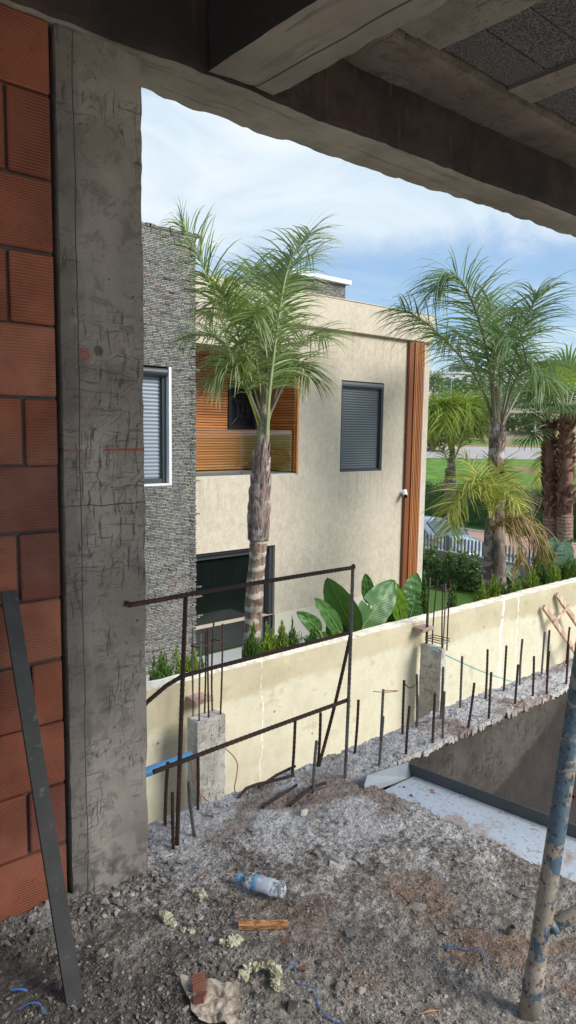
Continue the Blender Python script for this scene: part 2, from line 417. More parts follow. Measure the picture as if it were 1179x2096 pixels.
rnd = n.white(n.comb(row, cell, 1.7)); rnd2 = n.white(n.comb(cell, row, 9.2))
col = n.ramp(rnd, [(0, (.075, .078, .077)), (.3, (.185, .185, .175)), (.6, (.26, .258, .245)), (.8, (.30, .295, .27)), (.9, (.38, .36, .32)), (.965, (.33, .31, .27)), (.975, (.30, .16, .10)), (1, (.34, .18, .11))])
col = n.mix(.35, col, n.mix(n.noise(30, 4), (.13, .13, .122), (.33, .32, .295)))
ed = n.mth('MULTIPLY', n.mth('MULTIPLY', n.step(fz_, 0, .22), n.step(n.mth('SUBTRACT', 1.0, fz_), 0, .16)), n.mth('MULTIPLY', n.step(fu, 0, .05), n.step(n.mth('SUBTRACT', 1.0, fu), 0, .05)))
n.set(n.mix(ed, (.012, .012, .013), col), .8, 0, .3)
n.bump(n.mth('MULTIPLY', ed, n.mth('ADD', .4, rnd2)), 1.0, .035); n.bump(n.noise(60, 3), .3, .004); M['slate'] = n.m
def wood(name, c1, c2, vec, rough=.45):
    n = N(name); g = n.noise(1, 5, .6, vec=n.scl(n.pos, vec), dist=.4)
    c = n.mix(n.isl, c1, c2); c = n.mix(n.mth('MULTIPLY', n.step(g, .4, .7), .5), c, tuple(v*.5 for v in c1))
    n.set(c, rough, 0, .4); M[name] = n.m; return n
wood('slat_wood', (.46, .165, .048), (.60, .25, .08), (1.5, 1.5, 60)); wood('strip_wood', (.34, .12, .04), (.54, .22, .08), (60, 60, 1.2)); wood('strip_side', (.20, .06, .022), (.24, .075, .028), (40, 40, 1.0))
simple('slat_back', (.05, .02, .01), .9, 0, .2, 5)
n = N('wood_scrap'); g = n.noise(1, 5, .7, vec=n.scl(n.pos, (35, 35, 200))); n.set(n.mix(n.step(g, .4, .6), (.22, .085, .03), (.55, .28, .11)), .6); n.bump(g, .6, .004); M['wood_scrap'] = n.m
n = N('raw_timber'); g = n.noise(1, 5, .6, vec=n.scl(n.pos, (20, 20, 3))); n.set(n.mix(n.step(g, .4, .62), (.38, .24, .16), (.62, .48, .36)), .8); M['timber'] = n.m
simple('shutter_grey', (.125, .14, .155), .45, .1, .08, 6); simple('shutter_pale', (.26, .30, .35), .4, .1, .08, 6); simple('frame_dark', (.055, .062, .07), .4, .2, .1, 6); simple('white_frame', (.74, .75, .75), .6, 0, .05, 4)
simple('black_metal', (.02, .022, .026), .45, .3, .2, 8); simple('white_plastic', (.8, .8, .8), .4, 0, .03, 4)
n = N('dark_glass'); n.set((.006, .009, .009), .03, 0, .7); M['dark_glass'] = n.m
n = N('window_glass'); n.set((.02, .023, .03), .05, 0, .6); M['window_glass'] = n.m
n = N('balcony_glass'); tr = n.n('ShaderNodeBsdfTransparent'); tr.inputs[0].default_value = (.93, .94, .93, 1); gl = n.n('ShaderNodeBsdfGlossy'); gl.inputs['Roughness'].default_value = .02
fr = n.n('ShaderNodeFresnel'); fr.inputs[0].default_value = 1.5; mx = n.n('ShaderNodeMixShader'); n.l(n.mth('MULTIPLY', fr.outputs[0], .8), mx.inputs[0]); n.l(tr.outputs[0], mx.inputs[1]); n.l(gl.outputs[0], mx.inputs[2]); n.l(mx.outputs[0], n.out.inputs[0]); M['balcony_glass'] = n.m
n = N('clear_plastic'); tr = n.n('ShaderNodeBsdfTransparent'); tr.inputs[0].default_value = (.93, .96, .98, 1); fr = n.n('ShaderNodeFresnel'); fr.inputs[0].default_value = 1.45
n.set((.86, .89, .90), .14, 0, .6); mx = n.n('ShaderNodeMixShader'); n.bump(n.noise(70, 3), .6, .006)
n.l(n.mth('ADD', n.mth('MULTIPLY', fr.outputs[0], 1.2), n.mth('MULTIPLY', n.step(n.noise(60, 3, dist=1.0), .40, .62), .75), clamp=True), mx.inputs[0]); n.l(tr.outputs[0], mx.inputs[1]); n.l(n.b.outputs[0], mx.inputs[2]); n.l(mx.outputs[0], n.out.inputs[0]); M['clear_plastic'] = n.m
simple('cap_blue', (.16, .42, .66), .4, 0, .1, 20); simple('label_white', (.62, .66, .72), .4, 0, .25, 60); simple('ink_blue', (.03, .05, .15), .5)

# boundary wall
n = N('cream_render'); x, y, z = n.xyz()
a = n.noise(1.3, 6, .6); b = n.noise(5, 6, .65); c = n.noise(30, 4)
up = n.mix(n.step(a, .35, .65), (.445, .395, .265), (.52, .465, .325)); lo = n.mix(n.step(b, .35, .65), (.545, .505, .37), (.61, .575, .44))
lv = n.mth('ADD', n.mth('ADD', z, 1.13), n.mth('MULTIPLY', n.mth('SUBTRACT', n.noise(.95, 4, .6), .5), .75))
col = n.mix(n.step(lv, -.05, .04), lo, up)
col = n.mix(n.mth('MULTIPLY', n.step(b, .55, .68), .45), col, (.36, .30, .17))
for jx, wd in ((4.42, .007), (8.75, .03), (9.15, .014)):
    d = n.mth('ABSOLUTE', n.mth('SUBTRACT', n.mth('ADD', x, n.mth('MULTIPLY', n.mth('SUBTRACT', n.noise(3, 4), .5), .16)), jx))
    col = n.mix(n.mth('MULTIPLY', n.mth('MULTIPLY', n.mth('LESS_THAN', d, wd), n.step(n.noise(16, 4), .36, .55)), .75), col, (.84, .81, .70))
col = n.mix(n.mth('MULTIPLY', n.step(n.vor(3.2), .06, .03), .8), col, (.12, .10, .07))
sz = n.n('ShaderNodeSeparateXYZ'); n.l(n.nrm, sz.inputs[0])
top = n.mix(n.step(n.noise(9, 5, .65), .35, .6), (.66, .58, .43), (.84, .79, .66)); top = n.mix(n.step(n.noise(14, 4), .62, .68), top, (.40, .25, .15))
n.set(n.mix(n.step(sz.outputs[2], .5, .8), col, top), .9, 0, .2); n.bump(c, .3, .006); n.bump(b, .3, .01); M['wall_cream'] = n.m
simple('fence_concrete', (.40, .39, .36), .9, 0, .15, 3, .3); simple('fence_grey', (.20, .225, .245), .5, .1, .12, 5); simple('white_coping', (.72, .71, .68), .8, 0, .08, 5)

# vegetation
def leafmat(name, c1, c2, tipc, tip0=.75, trans=.35, rough=.45):
    n = N(name); t = n.attr('tip')
    c = n.mix(n.isl, c1, c2); c = n.mix(n.mth('MULTIPLY', n.step(n.noise(2.2, 3), .45, .65), .4), c, tuple(v*.55 for v in c1))
    c = n.mix(n.mth('MULTIPLY', n.step(t, tip0, 1.0), .85), c, tipc)
    n.set(c, rough, 0, .35)
    tl = n.n('ShaderNodeBsdfTranslucent'); n.l(n.mix(.5, c, (.30, .40, .06), 'MIX'), tl.inputs[0])
    mx = n.n('ShaderNodeMixShader'); mx.inputs[0].default_value = trans
    n.l(n.b.outputs[0], mx.inputs[1]); n.l(tl.outputs[0], mx.inputs[2]); n.l(mx.outputs[0], n.out.inputs[0]); M[name] = n.m
leafmat('palm_green', (.085, .165, .035), (.32, .41, .14), (.66, .62, .42), .55, .35, .36)
leafmat('palm_dark', (.06, .13, .045), (.19, .28, .11), (.40, .40, .24), .72)
leafmat('palm_lime', (.18, .29, .035), (.38, .46, .075), (.42, .38, .12), .7)
leafmat('palm_yellow', (.26, .32, .05), (.56, .54, .13), (.46, .36, .14), .55)
leafmat('palm_dead', (.26, .19, .06), (.46, .34, .15), (.42, .24, .12), .4, .2)
leafmat('fan_green', (.05, .12, .042), (.13, .22, .078), (.30, .30, .14), .85, .3)
leafmat('fan_lime', (.15, .27, .035), (.24, .36, .06), (.34, .34, .12), .9, .45)
leafmat('thuja_dark', (.045, .12, .022), (.11, .21, .042), (.15, .26, .05), .5, .15, .7)
leafmat('thuja_lime', (.13, .22, .022), (.26, .34, .045), (.30, .36, .06), .5, .2, .7)
leafmat('shrub_green', (.07, .155, .055), (.17, .28, .105), (.16, .26, .10), .6, .2, .5)
leafmat('hedge_green', (.10, .23, .06), (.23, .37, .115), (.10, .18, .05), .6, .2, .6)
leafmat('far_green', (.03, .055, .028), (.075, .11, .05), (.09, .13, .06), .6, .15, .8)
leafmat('dry_twig', (.20, .16, .10), (.30, .25, .17), (.28, .24, .16), .6, .1, .8)
def bladeleaf(name, c1, c2):
    n = N(name); t = n.attr('tip')        # tip holds the position along the side veins
    c = n.mix(n.noise(1.8, 3), c1, c2); v = n.mth('SINE', n.mth('MULTIPLY', t, 420))
    c = n.mix(n.mth('MULTIPLY', n.step(v, .2, 1), .35), c, tuple(q*.55 for q in c1)); n.set(c, .32, 0, .5); n.bump(v, .25, .004)
    tl = n.n('ShaderNodeBsdfTranslucent'); n.l(n.mix(.5, c, (.2, .32, .03)), tl.inputs[0]); mx = n.n('ShaderNodeMixShader'); mx.inputs[0].default_value = .25
    n.l(n.b.outputs[0], mx.inputs[1]); n.l(tl.outputs[0], mx.inputs[2]); n.l(mx.outputs[0], n.out.inputs[0]); M[name] = n.m
bladeleaf('blade_green', (.055, .155, .04), (.105, .225, .06)); bladeleaf('blade_lime', (.13, .26, .02), (.19, .33, .035)); bladeleaf('blade_dark', (.016, .045, .015), (.03, .07, .02)); bladeleaf('blade_blue', (.10, .19, .13), (.17, .27, .19))
simple('midrib', (.24, .32, .09), .5, 0, .1, 10)
def trunk(name, base, ring, ringcol, rings=34, rough=.85):
    n = N(name); x, y, z = n.xyz(); g = n.noise(1, 5, .65, vec=n.scl(n.pos, (30, 30, 4))); p = n.noise(7, 5, .65)
    c = n.mix(n.step(g, .35, .65), base, ring)
    w = n.mth('SINE', n.mth('ADD', n.mth('MULTIPLY', z, rings), n.mth('MULTIPLY', n.noise(5, 5, .65), 7.0)))
    c = n.mix(n.mth('MULTIPLY', n.mth('MULTIPLY', n.step(w, .0, .6), n.step(n.noise(9, 4, .65), .34, .56)), .85), c, ringcol); c = n.mix(n.mth('MULTIPLY', n.step(p, .56, .64), .6), c, tuple(v*.3 for v in base))
    n.set(c, rough, 0, .2); n.bump(g, .5, .01); n.bump(w, .3, .01); M[name] = n.m
trunk('trunk_ringed', (.14, .095, .072), (.28, .20, .15), (.52, .46, .38), 36); trunk('trunk_grey', (.12, .09, .075), (.24, .19, .16), (.30, .25, .21), 6); trunk('trunk_fan', (.20, .13, .09), (.34, .24, .175), (.13, .08, .055), 60)
n = N('old_sheath'); g = n.noise(1, 5, .65, vec=n.scl(n.pos, (38, 38, 4)), dist=.4); p = n.noise(5, 4, .6)
c = n.mix(n.step(g, .35, .65), (.10, .065, .055), (.30, .225, .195)); c = n.mix(n.mth('MULTIPLY', n.step(p, .5, .62), .75), c, (.50, .47, .45)); c = n.mix(n.mth('MULTIPLY', n.step(g, .66, .72), .7), c, (.30, .13, .06)); n.set(c, .8, 0, .2); n.bump(g, .7, .02); M['sheath'] = n.m
n = N('crown_fibre'); g = n.noise(1, 5, .7, vec=n.scl(n.pos, (40, 40, 90)), dist=1.0); n.set(n.mix(n.step(g, .35, .65), (.10, .085, .045), (.38, .35, .23)), .9); n.bump(g, .8, .012); M['fibre'] = n.m
simple('rachis_green', (.30, .34, .15), .5, 0, .25, 6); simple('rachis_yellow', (.42, .42, .09), .5, 0, .2, 6); simple('rachis_grey', (.16, .15, .09), .6, 0, .25, 6); simple('rachis_dead', (.28, .19, .10), .7, 0, .25, 6)
n = N('fan_boot'); g = n.noise(14, 4, .6); n.set(n.mix(n.isl, n.mix(g, (.05, .022, .018), (.15, .068, .05)), (.27, .155, .11)), .85, 0, .2); n.bump(g, .5, .01); M['fan_boot'] = n.m

# grounds
n = N('lawn'); g = n.noise(30, 5, .7); p = n.noise(.6, 4); n.set(n.mix(n.step(g, .3, .7), n.mix(p, (.04, .115, .018), (.07, .17, .028)), (.12, .23, .045)), .9, 0, .2); n.bump(g, 1.0, .04); M['lawn'] = n.m
n = N('hill_ground'); x, y, z = n.xyz(); g = n.noise(.8, 6, .7); p = n.noise(.14, 6, .65, dist=.6); q = n.noise(6, 4, .7)
c = n.mix(n.step(g, .3, .7), (.085, .19, .032), (.19, .31, .07)); c = n.mix(n.mth('MULTIPLY', n.step(q, .4, .7), .4), c, (.04, .10, .015))
c = n.mix(n.mth('MULTIPLY', n.step(n.noise(1, 5, .6, vec=n.scl(n.pos, (.22, .22, .5))), .57, .63), .85), c, (.30, .19, .11))
far = n.step(z, .3, 1.2)
c = n.mix(far, c, n.mix(n.step(n.noise(.25, 5, .65), .38, .62), (.20, .22, .11), (.40, .30, .21)))
n.set(c, .95, 0, .1); n.bump(q, .6, .1); M['ground'] = n.m
simple('bare_earth', (.38, .33, .27), .95, 0, .2, 1.5, .3); simple('terrace_tile', (.42, .44, .43), .5, 0, .12, 2, .1); simple('road_pale', (.40, .365, .345), .85, 0, .1, .5); simple('street', (.30, .28, .27), .9, 0, .15, 1.2); simple('pavement', (.42, .27, .20), .9, 0, .15, 2); simple('kerb', (.55, .53, .50), .85, 0, .1, 3)
n = N('car_paint'); n.set((.42, .52, .60), .22, .35, .5, Coat_Weight=.6); M['car'] = n.m
n = N('car_glass'); n.set((.10, .15, .17), .04, 0, .8); M['car_glass'] = n.m
simple('tyre', (.02, .02, .02), .8); simple('rim', (.5, .5, .52), .35, .7); n = N('headlight'); n.set((.7, .75, .8), .1, 0, .6); M['headlight'] = n.m
simple('far_white', (.70, .70, .68), .8, 0, .06, .5); simple('far_grey', (.34, .36, .38), .8, 0, .1, .5); simple('far_window', (.10, .13, .16), .3)
# bits
n = N('mineral_wool'); g = n.noise(90, 5, .7); n.set(n.mix(n.step(n.noise(25, 4), .35, .65), (.34, .315, .19), (.66, .63, .47)), .95, 0, .1); n.bump(g, .8, .006); M['wool'] = n.m
n = N('paper'); g = n.noise(22, 6, .65, dist=1.2); n.set(n.mix(n.step(g, .35, .65), (.30, .235, .17), (.58, .51, .43)), .7, 0, .3); n.bump(g, .7, .012); M['paper'] = n.m
simple('lump', (.36, .25, .20), .9, 0, .3, 20, .5); simple('brick_shard', (.25, .105, .072), .85, 0, .25, 30, .4); simple('blue_string', (.05, .16, .42), .7); simple('teal_string', (.05, .32, .28), .7); simple('pipe_blue', (.15, .40, .68), .45, 0, .12, 10); simple('copper_wire', (.28, .13, .07), .7); simple('can_rust', (.24, .19, .14), .6, .3, .4, 40)
# ================================================================== our building
# --- brick wall
w = thing('brick_wall', (.2, 2.2, 0), 'red hollow clay block wall in running bond beside the big concrete column', 'wall')
zs = [.022, .222, .424, .629, .83, 1.025, 1.233, 1.432, 1.635, 1.843, 2.05, 2.257, 2.49, 2.69]
vj = {1: .766, 3: .787, 5: .76, 7: .786, 9: .752, 11: .757}
mb = MB()
for i in range(13):
    z0, z1 = zs[i] + .0035, zs[i+1] - .0035
    x = .885; first = True
    while x > -1.2:
        L = (.885 - vj[i]) if (first and i in vj) else R.uniform(.285, .30)
        y0 = 2.10 + R.uniform(-.003, .004)
        b = MB().bevbox(x - L + .005, x - (.0 if first else .005), y0, 2.28, z0 + R.uniform(-.002, .002), z1 + R.uniform(-.002, .002), .004)
        # slightly sagging, uneven block
        mb.add([(vx, vy, vz + .012 * (vx - .6) * R.uniform(-.2, .2) + .002 * noise.noise(V((vx*9, vz*9, 3)))) for vx, vy, vz in b.v], b.f)
        x -= L; first = False
mb.build('brick', M['brick'], w)
rough_box(-1.2, .888, 2.117, 2.27, .02, 2.70, .02, .0025, 14).build('mortar_joint', M['mortar'], w)
# --- the big column, its foot slightly broken
c = rough_box(.902, 1.18, 2.098, 2.30, -.03, 2.70, .016, .0018, 11, chip=.010)
c.thing('concrete_column', M['column_concrete'], 'large scratched concrete column with a red chalk line, right beside the clay blocks', 'column')

# --- overhead: main edge beam, cross beam, ceiling
def yin(x): return 2.094 - .024 * max(0, x - .3) + .004 * math.sin(x * 7)
def yout(x): return 2.318 - .036 * max(0, x - 1.3)
def beam_y(x, y):
    u = (y - 2.10) / .22
    return yin(x) + u * (yout(x) - yin(x))
def bz(x, z):
    return z + (.007 * fbm((x, 0, 4.0), 1.3, 3) + .004 * fbm((x, 1, 2), 11, 3)) * (1 if z < 2.75 else 0) + (.03 * max(0, 1.45 - x) * 2 if z > 9 else 0)
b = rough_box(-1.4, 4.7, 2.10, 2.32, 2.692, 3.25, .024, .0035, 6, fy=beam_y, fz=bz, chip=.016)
b.thing('concrete_beam', M['main_beam'], 'long dark mottled concrete edge beam spanning over the open side, from the column to the right edge', 'beam')
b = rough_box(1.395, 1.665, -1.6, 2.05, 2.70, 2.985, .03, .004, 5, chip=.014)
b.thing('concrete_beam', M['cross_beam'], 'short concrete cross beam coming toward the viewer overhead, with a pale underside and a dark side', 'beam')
# ridge of grout in the corner where both beams meet
ce = MB().box(-1.6, 4.7, -1.6, 2.02, 2.99, 3.25).build('ceiling', M['slab_grey']); tag(ce, kind='structure')
for (x0, x1) in ((1.67, 2.25), (2.70, 2.875), (3.325, 3.50), (3.95, 4.125)):
    jb = rough_box(x0, x1, -1.58, 1.795, 2.948, 3.02, .035, .002, 8, chip=.008)
    if x0 < 2: # two pours side by side with a board joint between
        jb = rough_box(x0, 2.115, -1.58, 1.795, 2.945, 3.02, .035, .002, 8, chip=.008)
        j2 = rough_box(2.121, x1, -1.58, 1.795, 2.951, 3.02, .035, .002, 8, chip=.008); jb.add(j2.v, j2.f)
    jb.build('ceiling_joist', M['joist_concrete'], ce)
for (x0, x1) in ((2.25, 2.70), (2.875, 3.325), (3.50, 3.95), (4.125, 4.575)):
    for k in range(8):
        y1 = 1.79 - k * .178
        rough_box(x0 + .002, x1 - .002, y1 - .174, y1, 2.962 + R.uniform(-.002, .002), 3.02, .06, .002, 9, chip=.006).build('infill_block', M['infill'], ce)
l = rough_box(1.67, 4.7, 1.80, 2.075, 2.93, 3.02, .03, .005, 6, chip=.022)
l.build('ledge', M['ledge_concrete'], ce)

# --- floor: broken screed, rubble, open edges
def hz(x, y):
    h = .012 * fbm((x, y, 0), 1.6, 3) + .010 * fbm((x, y, 7), 6, 4) + .0065 * fbm((x, y, 3), 22, 3)
    h += .0045 * max(0, fbm((x, y, 9), 60, 2))
    h += .05 * max(0, 1 - abs((y - 2.08) / .16)) * max(0, 1 - max(0, x - .88) / .12) if x < 1.0 else 0   # rubble banked against the wall
    if y > 2.2: h -= .25 * (y - 2.2) ** 2
    return h
def inside(x, y):
    e = .018 * fbm((x, y, 1), 9, 3) + .010 * fbm((x, y, 5), 30, 2)
    if y > 2.365 + e + .015 * math.sin(x * 2.1): return False
    if x > 2.262 + e * .8 + .10 * max(0, (1.95 - y)) * .35 and y < 2.09 + e * .6: return False
    return True
xs = []; x = .2
while x < 6.0:
    xs.append(x); x += .0075 if x < 2.3 else (.010 if x < 3.4 else .018)
ys = []; y = .45
while y < 2.45: ys.append(y); y += .0085 if y < 1.0 else .0075
mb = MB(); idm = {}
def vid(i, j):
    if (i, j) not in idm:
        idm[i, j] = len(mb.v); mb.v.append((xs[i], ys[j], hz(xs[i], ys[j])))
    return idm[i, j]
solid = {}
for i in range(len(xs) - 1):
    for j in range(len(ys) - 1):
        solid[i, j] = inside((xs[i] + xs[i+1]) / 2, (ys[j] + ys[j+1]) / 2)
for (i, j), s_ in solid.items():
    if s_: mb.f.append((vid(i, j), vid(i+1, j), vid(i+1, j+1), vid(i, j+1)))
skirt = {}
def sk(i, j):
    if (i, j) not in skirt:
        skirt[i, j] = len(mb.v); p = mb.v[vid(i, j)]; mb.v.append((p[0] + R.uniform(-.006, .006), p[1] + R.uniform(-.006, .006), p[2] - R.uniform(.018, .034)))
    return skirt[i, j]
for (i, j), s_ in solid.items():
    if not s_: continue
    for (di, dj, a, b_) in ((1, 0, (1, 0), (1, 1)), (-1, 0, (0, 1), (0, 0)), (0, 1, (1, 1), (0, 1)), (0, -1, (0, 0), (1, 0))):
        if not solid.get((i + di, j + dj), False):
            p, q = (i + a[0], j + a[1]), (i + b_[0], j + b_[1])
            mb.f.append((vid(*q), vid(*p), sk(*p), sk(*q)))
mb.a = [0.0] * len(mb.v)
fl = mb.build('floor', M['floor'], smooth=False); tag(fl, kind='structure')
sl = MB().box(-3.0, 2.19, -3.9, 2.30, -.22, -.05)
sl = sl.build('floor_slab', M['bare_earth']); tag(sl, kind='structure')

# loose rubble: past counting
RK = []
for k in range(10):
    g = 5 + k % 3; vs = []; fs = []
    rr = random.Random(k + 40)
    pts = [V((rr.gauss(0, 1), rr.gauss(0, 1), rr.gauss(0, 1))).normalized() * rr.uniform(.75, 1.15) for _ in range(12)]
    import bmesh as _bm
    bm = _bm.new()
    for p in pts: bm.verts.new((p.x, p.y * rr.uniform(.7, 1), p.z * rr.uniform(.45, .8)))
    _bm.ops.convex_hull(bm, input=bm.verts[:])
    for v in [v for v in bm.verts if not v.link_faces]: bm.verts.remove(v)
    bm.verts.index_update()
    RK.append(([v.co.copy() for v in bm.verts], [[v.index for v in f.verts] for f in bm.faces])); bm.free()
def rock(mb, x, y, z, s, k=None):
    vs, fs = RK[R.randrange(10) if k is None else k]
    m = Matrix.Rotation(R.uniform(0, 6.3), 3, 'Z') @ Matrix.Rotation(R.uniform(-.5, .5), 3, 'X')
    mb.add([V((x, y, z)) + (m @ v) * s for v in vs], fs)
mb = MB(); cnt = 0
while cnt < 21000:
    x, y = R.uniform(.45, 3.4), R.uniform(.75, 2.42)
    if x > 2.5 and R.random() < .35: x = R.uniform(2.5, 5.9)
    if not inside(x, y): continue
    near = max(0, min(1, (1.75 - x) / .6)) * .7 + .3
    if fbm((x, y, 2), 3.0, 3) + R.uniform(-.5, .6) < .16 - .2 * near: continue
    s_ = min(.022, .0018 + R.expovariate(1 / .0017)) * (.60 + .60 * near)
    rock(mb, x, y, hz(x, y) + s_ * .25, s_); cnt += 1
for k in range(420):                                       # heap against the wall, the column foot and along the broken edges
    if k % 2 and k < 260: continue
    if k < 170: x, y = R.uniform(.5, 1.02), 2.08 - abs(R.gauss(0, .07))
    elif k < 260: x, y = R.uniform(.9, 1.35), 2.06 - abs(R.gauss(0, .06))
    elif k < 340: x, y = R.uniform(1.2, 4.5), 2.33 - abs(R.gauss(0, .03))
    else: x, y = R.uniform(2.3, 4.5), 2.12 + abs(R.gauss(0, .02))
    if not inside(x, y): continue
    s_ = R.uniform(.005, .018) * (1 if k < 260 else .7)
    rock(mb, x, y, hz(x, y) + s_ * .4, s_)
for k in range(34):                                        # larger flat lumps of broken screed, half buried
    x, y = (R.uniform(1.05, 1.75), R.uniform(1.6, 2.3)) if k < 20 else (R.uniform(.6, 2.1), R.uniform(1.1, 2.2))
    if not inside(x, y): continue
    vs, fs = RK[R.randrange(10)]; s_ = R.uniform(.014, .032); m_ = Matrix.Rotation(R.uniform(0, 6.3), 3, 'Z')
    mb.add([V((x, y, hz(x, y) + .002)) + (m_ @ V((v.x * s_ * 1.3, v.y * s_, v.z * s_ * .42))) for v in vs], fs)
gv = mb.build('gravel', M['stone']); tag(gv, kind='stuff')

def stone(x, y, s, mat, label, group=None, k=3):
    m = MB(); rock(m, 0, 0, 0, s, k)
    zmin = min(v[2] for v in m.v)
    m.v = [(a + x, b + y, c - zmin + hz(x, y) - s * .15) for a, b, c in m.v]
    m.thing('stone', M[mat], label, 'stone', group)
stone(1.849, 2.024, .020, 'pale_stone', 'pale cream stone lying on the dusty concrete below the loose rebar', k=2)
stone(1.172, 1.312, .026, 'black_stone', 'black rounded stone on the floor between the paper and the blue string', k=1)
stone(1.345, 1.395, .013, 'black_stone', 'small dark stone to the right of the blue string and mineral wool', k=5)

# --- retaining wall under the strip of rebar stubs; far end of the light well
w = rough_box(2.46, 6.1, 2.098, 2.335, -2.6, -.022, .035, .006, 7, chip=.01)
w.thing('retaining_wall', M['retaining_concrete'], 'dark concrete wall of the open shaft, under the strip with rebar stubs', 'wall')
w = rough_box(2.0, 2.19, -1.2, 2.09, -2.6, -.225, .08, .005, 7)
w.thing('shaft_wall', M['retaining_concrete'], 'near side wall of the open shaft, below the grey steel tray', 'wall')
MB().rebar((4.10, 2.10, -.66), (4.05, 1.98, -.655), .012).thing('rebar_stub', M['rebar'], 'short bar poking sideways out of the dark shaft wall near the blue pole', 'rebar')

# --- grey steel tray along the shaft
t = thing('steel_tray', (2.36, 1.4, -.05), 'light grey steel tray with upturned edges beside the open shaft, dusted with rust', 'tray')
g = MB(); n_ = 24
for i in range(n_):
    y0, y1 = -.6 + 2.57 * i / n_, -.6 + 2.57 * (i + 1) / n_
    def xr(y): return 2.475 + (1.99 - y) * .134
    g.add([(2.13, y0, -.012), (xr(y0), y0, -.012), (xr(y1), y1, -.012), (2.13, y1, -.012), (2.13, y0, -.016), (xr(y0), y0, -.016), (xr(y1), y1, -.016), (2.13, y1, -.016)],
          [(0, 1, 2, 3), (7, 6, 5, 4)])
g.build('tray_plate', M['tray'], t)
def xr(y): return 2.475 + (1.99 - y) * .134
f = MB(); f.add([(xr(-.6), -.6, -.020), (xr(2.0), 2.0, -.020), (xr(2.0) + .005, 2.0, .036), (xr(-.6) + .005, -.6, .036),
                 (xr(-.6) + .006, -.6, -.020), (xr(2.0) + .006, 2.0, -.020), (xr(2.0) + .011, 2.0, .036), (xr(-.6) + .011, -.6, .036)],
                [(0, 3, 2, 1), (4, 5, 6, 7), (3, 7, 6, 2), (0, 1, 5, 4), (1, 2, 6, 5), (0, 4, 7, 3)])
f.build('flange', M['tray_flange'], t)
e = MB(); e.add([(2.205, 2.005, -.02), (2.472, 1.985, -.02), (2.480, 2.008, .040), (2.235, 2.036, .044), (2.200, 2.02, .012),
                 (2.205, 2.011, -.02), (2.472, 1.991, -.02), (2.480, 2.014, .040), (2.235, 2.042, .044), (2.200, 2.026, .012)],
                [(0, 1, 2, 3, 4), (9, 8, 7, 6, 5), (0, 4, 9, 5), (4, 3, 8, 9), (3, 2, 7, 8), (2, 1, 6, 7), (1, 0, 5, 6)])
e.build('end_plate', M['tray_end'], t)
for (x, y, s_) in ((2.33, 1.86, .011), (2.30, 1.80, .008), (2.36, 1.93, .006), (2.29, 1.74, .006)):
    m = MB(); rock(m, x, y, -.011 + s_ * .3, s_); m.thing('stone_chip', M['brick_shard' if s_ > .01 else 'black_stone'], 'small chip of rubble lying on the grey steel tray', 'stone', 'chips on the steel tray')

# --- rebar starter bars in two rows, plus the odd ones near the railing
OUT = [(2.429,2.303,.017,.256),(2.620,2.305,.017,.261),(2.774,2.291,.007,.280),(2.898,2.299,-.012,.287),(3.088,2.291,.013,.285),(3.293,2.310,.002,.301),(3.532,2.305,.008,.295),(3.730,2.310,.009,.279),(3.901,2.306,.008,.289),(4.180,2.321,.014,.282),(4.228,2.310,.016,.285),(4.516,2.330,.022,.251)]
INN = [(2.410,2.127,.019,.234),(2.588,2.112,.005,.248),(2.791,2.112,.014,.260),(2.882,2.118,0,.250),(3.090,2.118,.04,.240),(3.286,2.118,.006,.262),(3.595,2.150,.006,.234),(3.776,2.144,.002,.246),(3.902,2.126,.003,.259),(4.126,2.124,.005,.262)]
ORD = ['first', 'second', 'third', 'fourth', 'fifth', 'sixth', 'seventh', 'eighth', 'ninth', 'tenth', 'eleventh', 'twelfth']
for row, nm, side in ((OUT, 'outer row toward the cream wall', ''), (INN, 'inner row along the shaft edge', '')):
    for i, (x, y, dx, h) in enumerate(row):
        m = MB().rebar((x, y, hz(x, y) - .04), (x + dx, y + R.uniform(-.008, .008), h), .0068, R.uniform(0, .004))
        m.thing('rebar_stub', M['rebar' if R.random() < .72 else 'rebar_grey'], '%s upright rebar stub from the steel tray in the %s' % (ORD[i], nm), 'rebar', 'upright rebar stubs on the concrete strip')
for (x, y, dx, h, g_, lb) in ((1.370, 2.300, .014, .263, 'rebar', 'rusty upright stub left of the front railing post, nearest the big column'),
        (1.543, 2.335, .002, .228, 'rebar', 'rusty upright stub right of the front railing post, before the small column'),
        (1.429, 2.172, -.033, .229, 'rebar_grey', 'leaning rebar stub with a pale tip just right of the front railing post'),
        (1.322, 2.160, -.004, .218, 'rebar', 'short dark stub standing right against the foot of the front railing post'),
        (2.035, 2.312, .015, .255, 'rebar', 'rusty stub under the lower rail, welded to it, midway between the posts'),
        (1.994, 2.124, .013, .236, 'rebar_grey', 'greyish bent stub standing just left of the diagonal brace'),
        (2.192, 2.313, .015, .249, 'rebar', 'rusty stub behind the diagonal brace, below the lower rail')):
    MB().rebar((x, y, hz(x, y) - .04), (x + dx, y, h), .0068, .004).thing('rebar_stub', M[g_], lb, 'rebar')
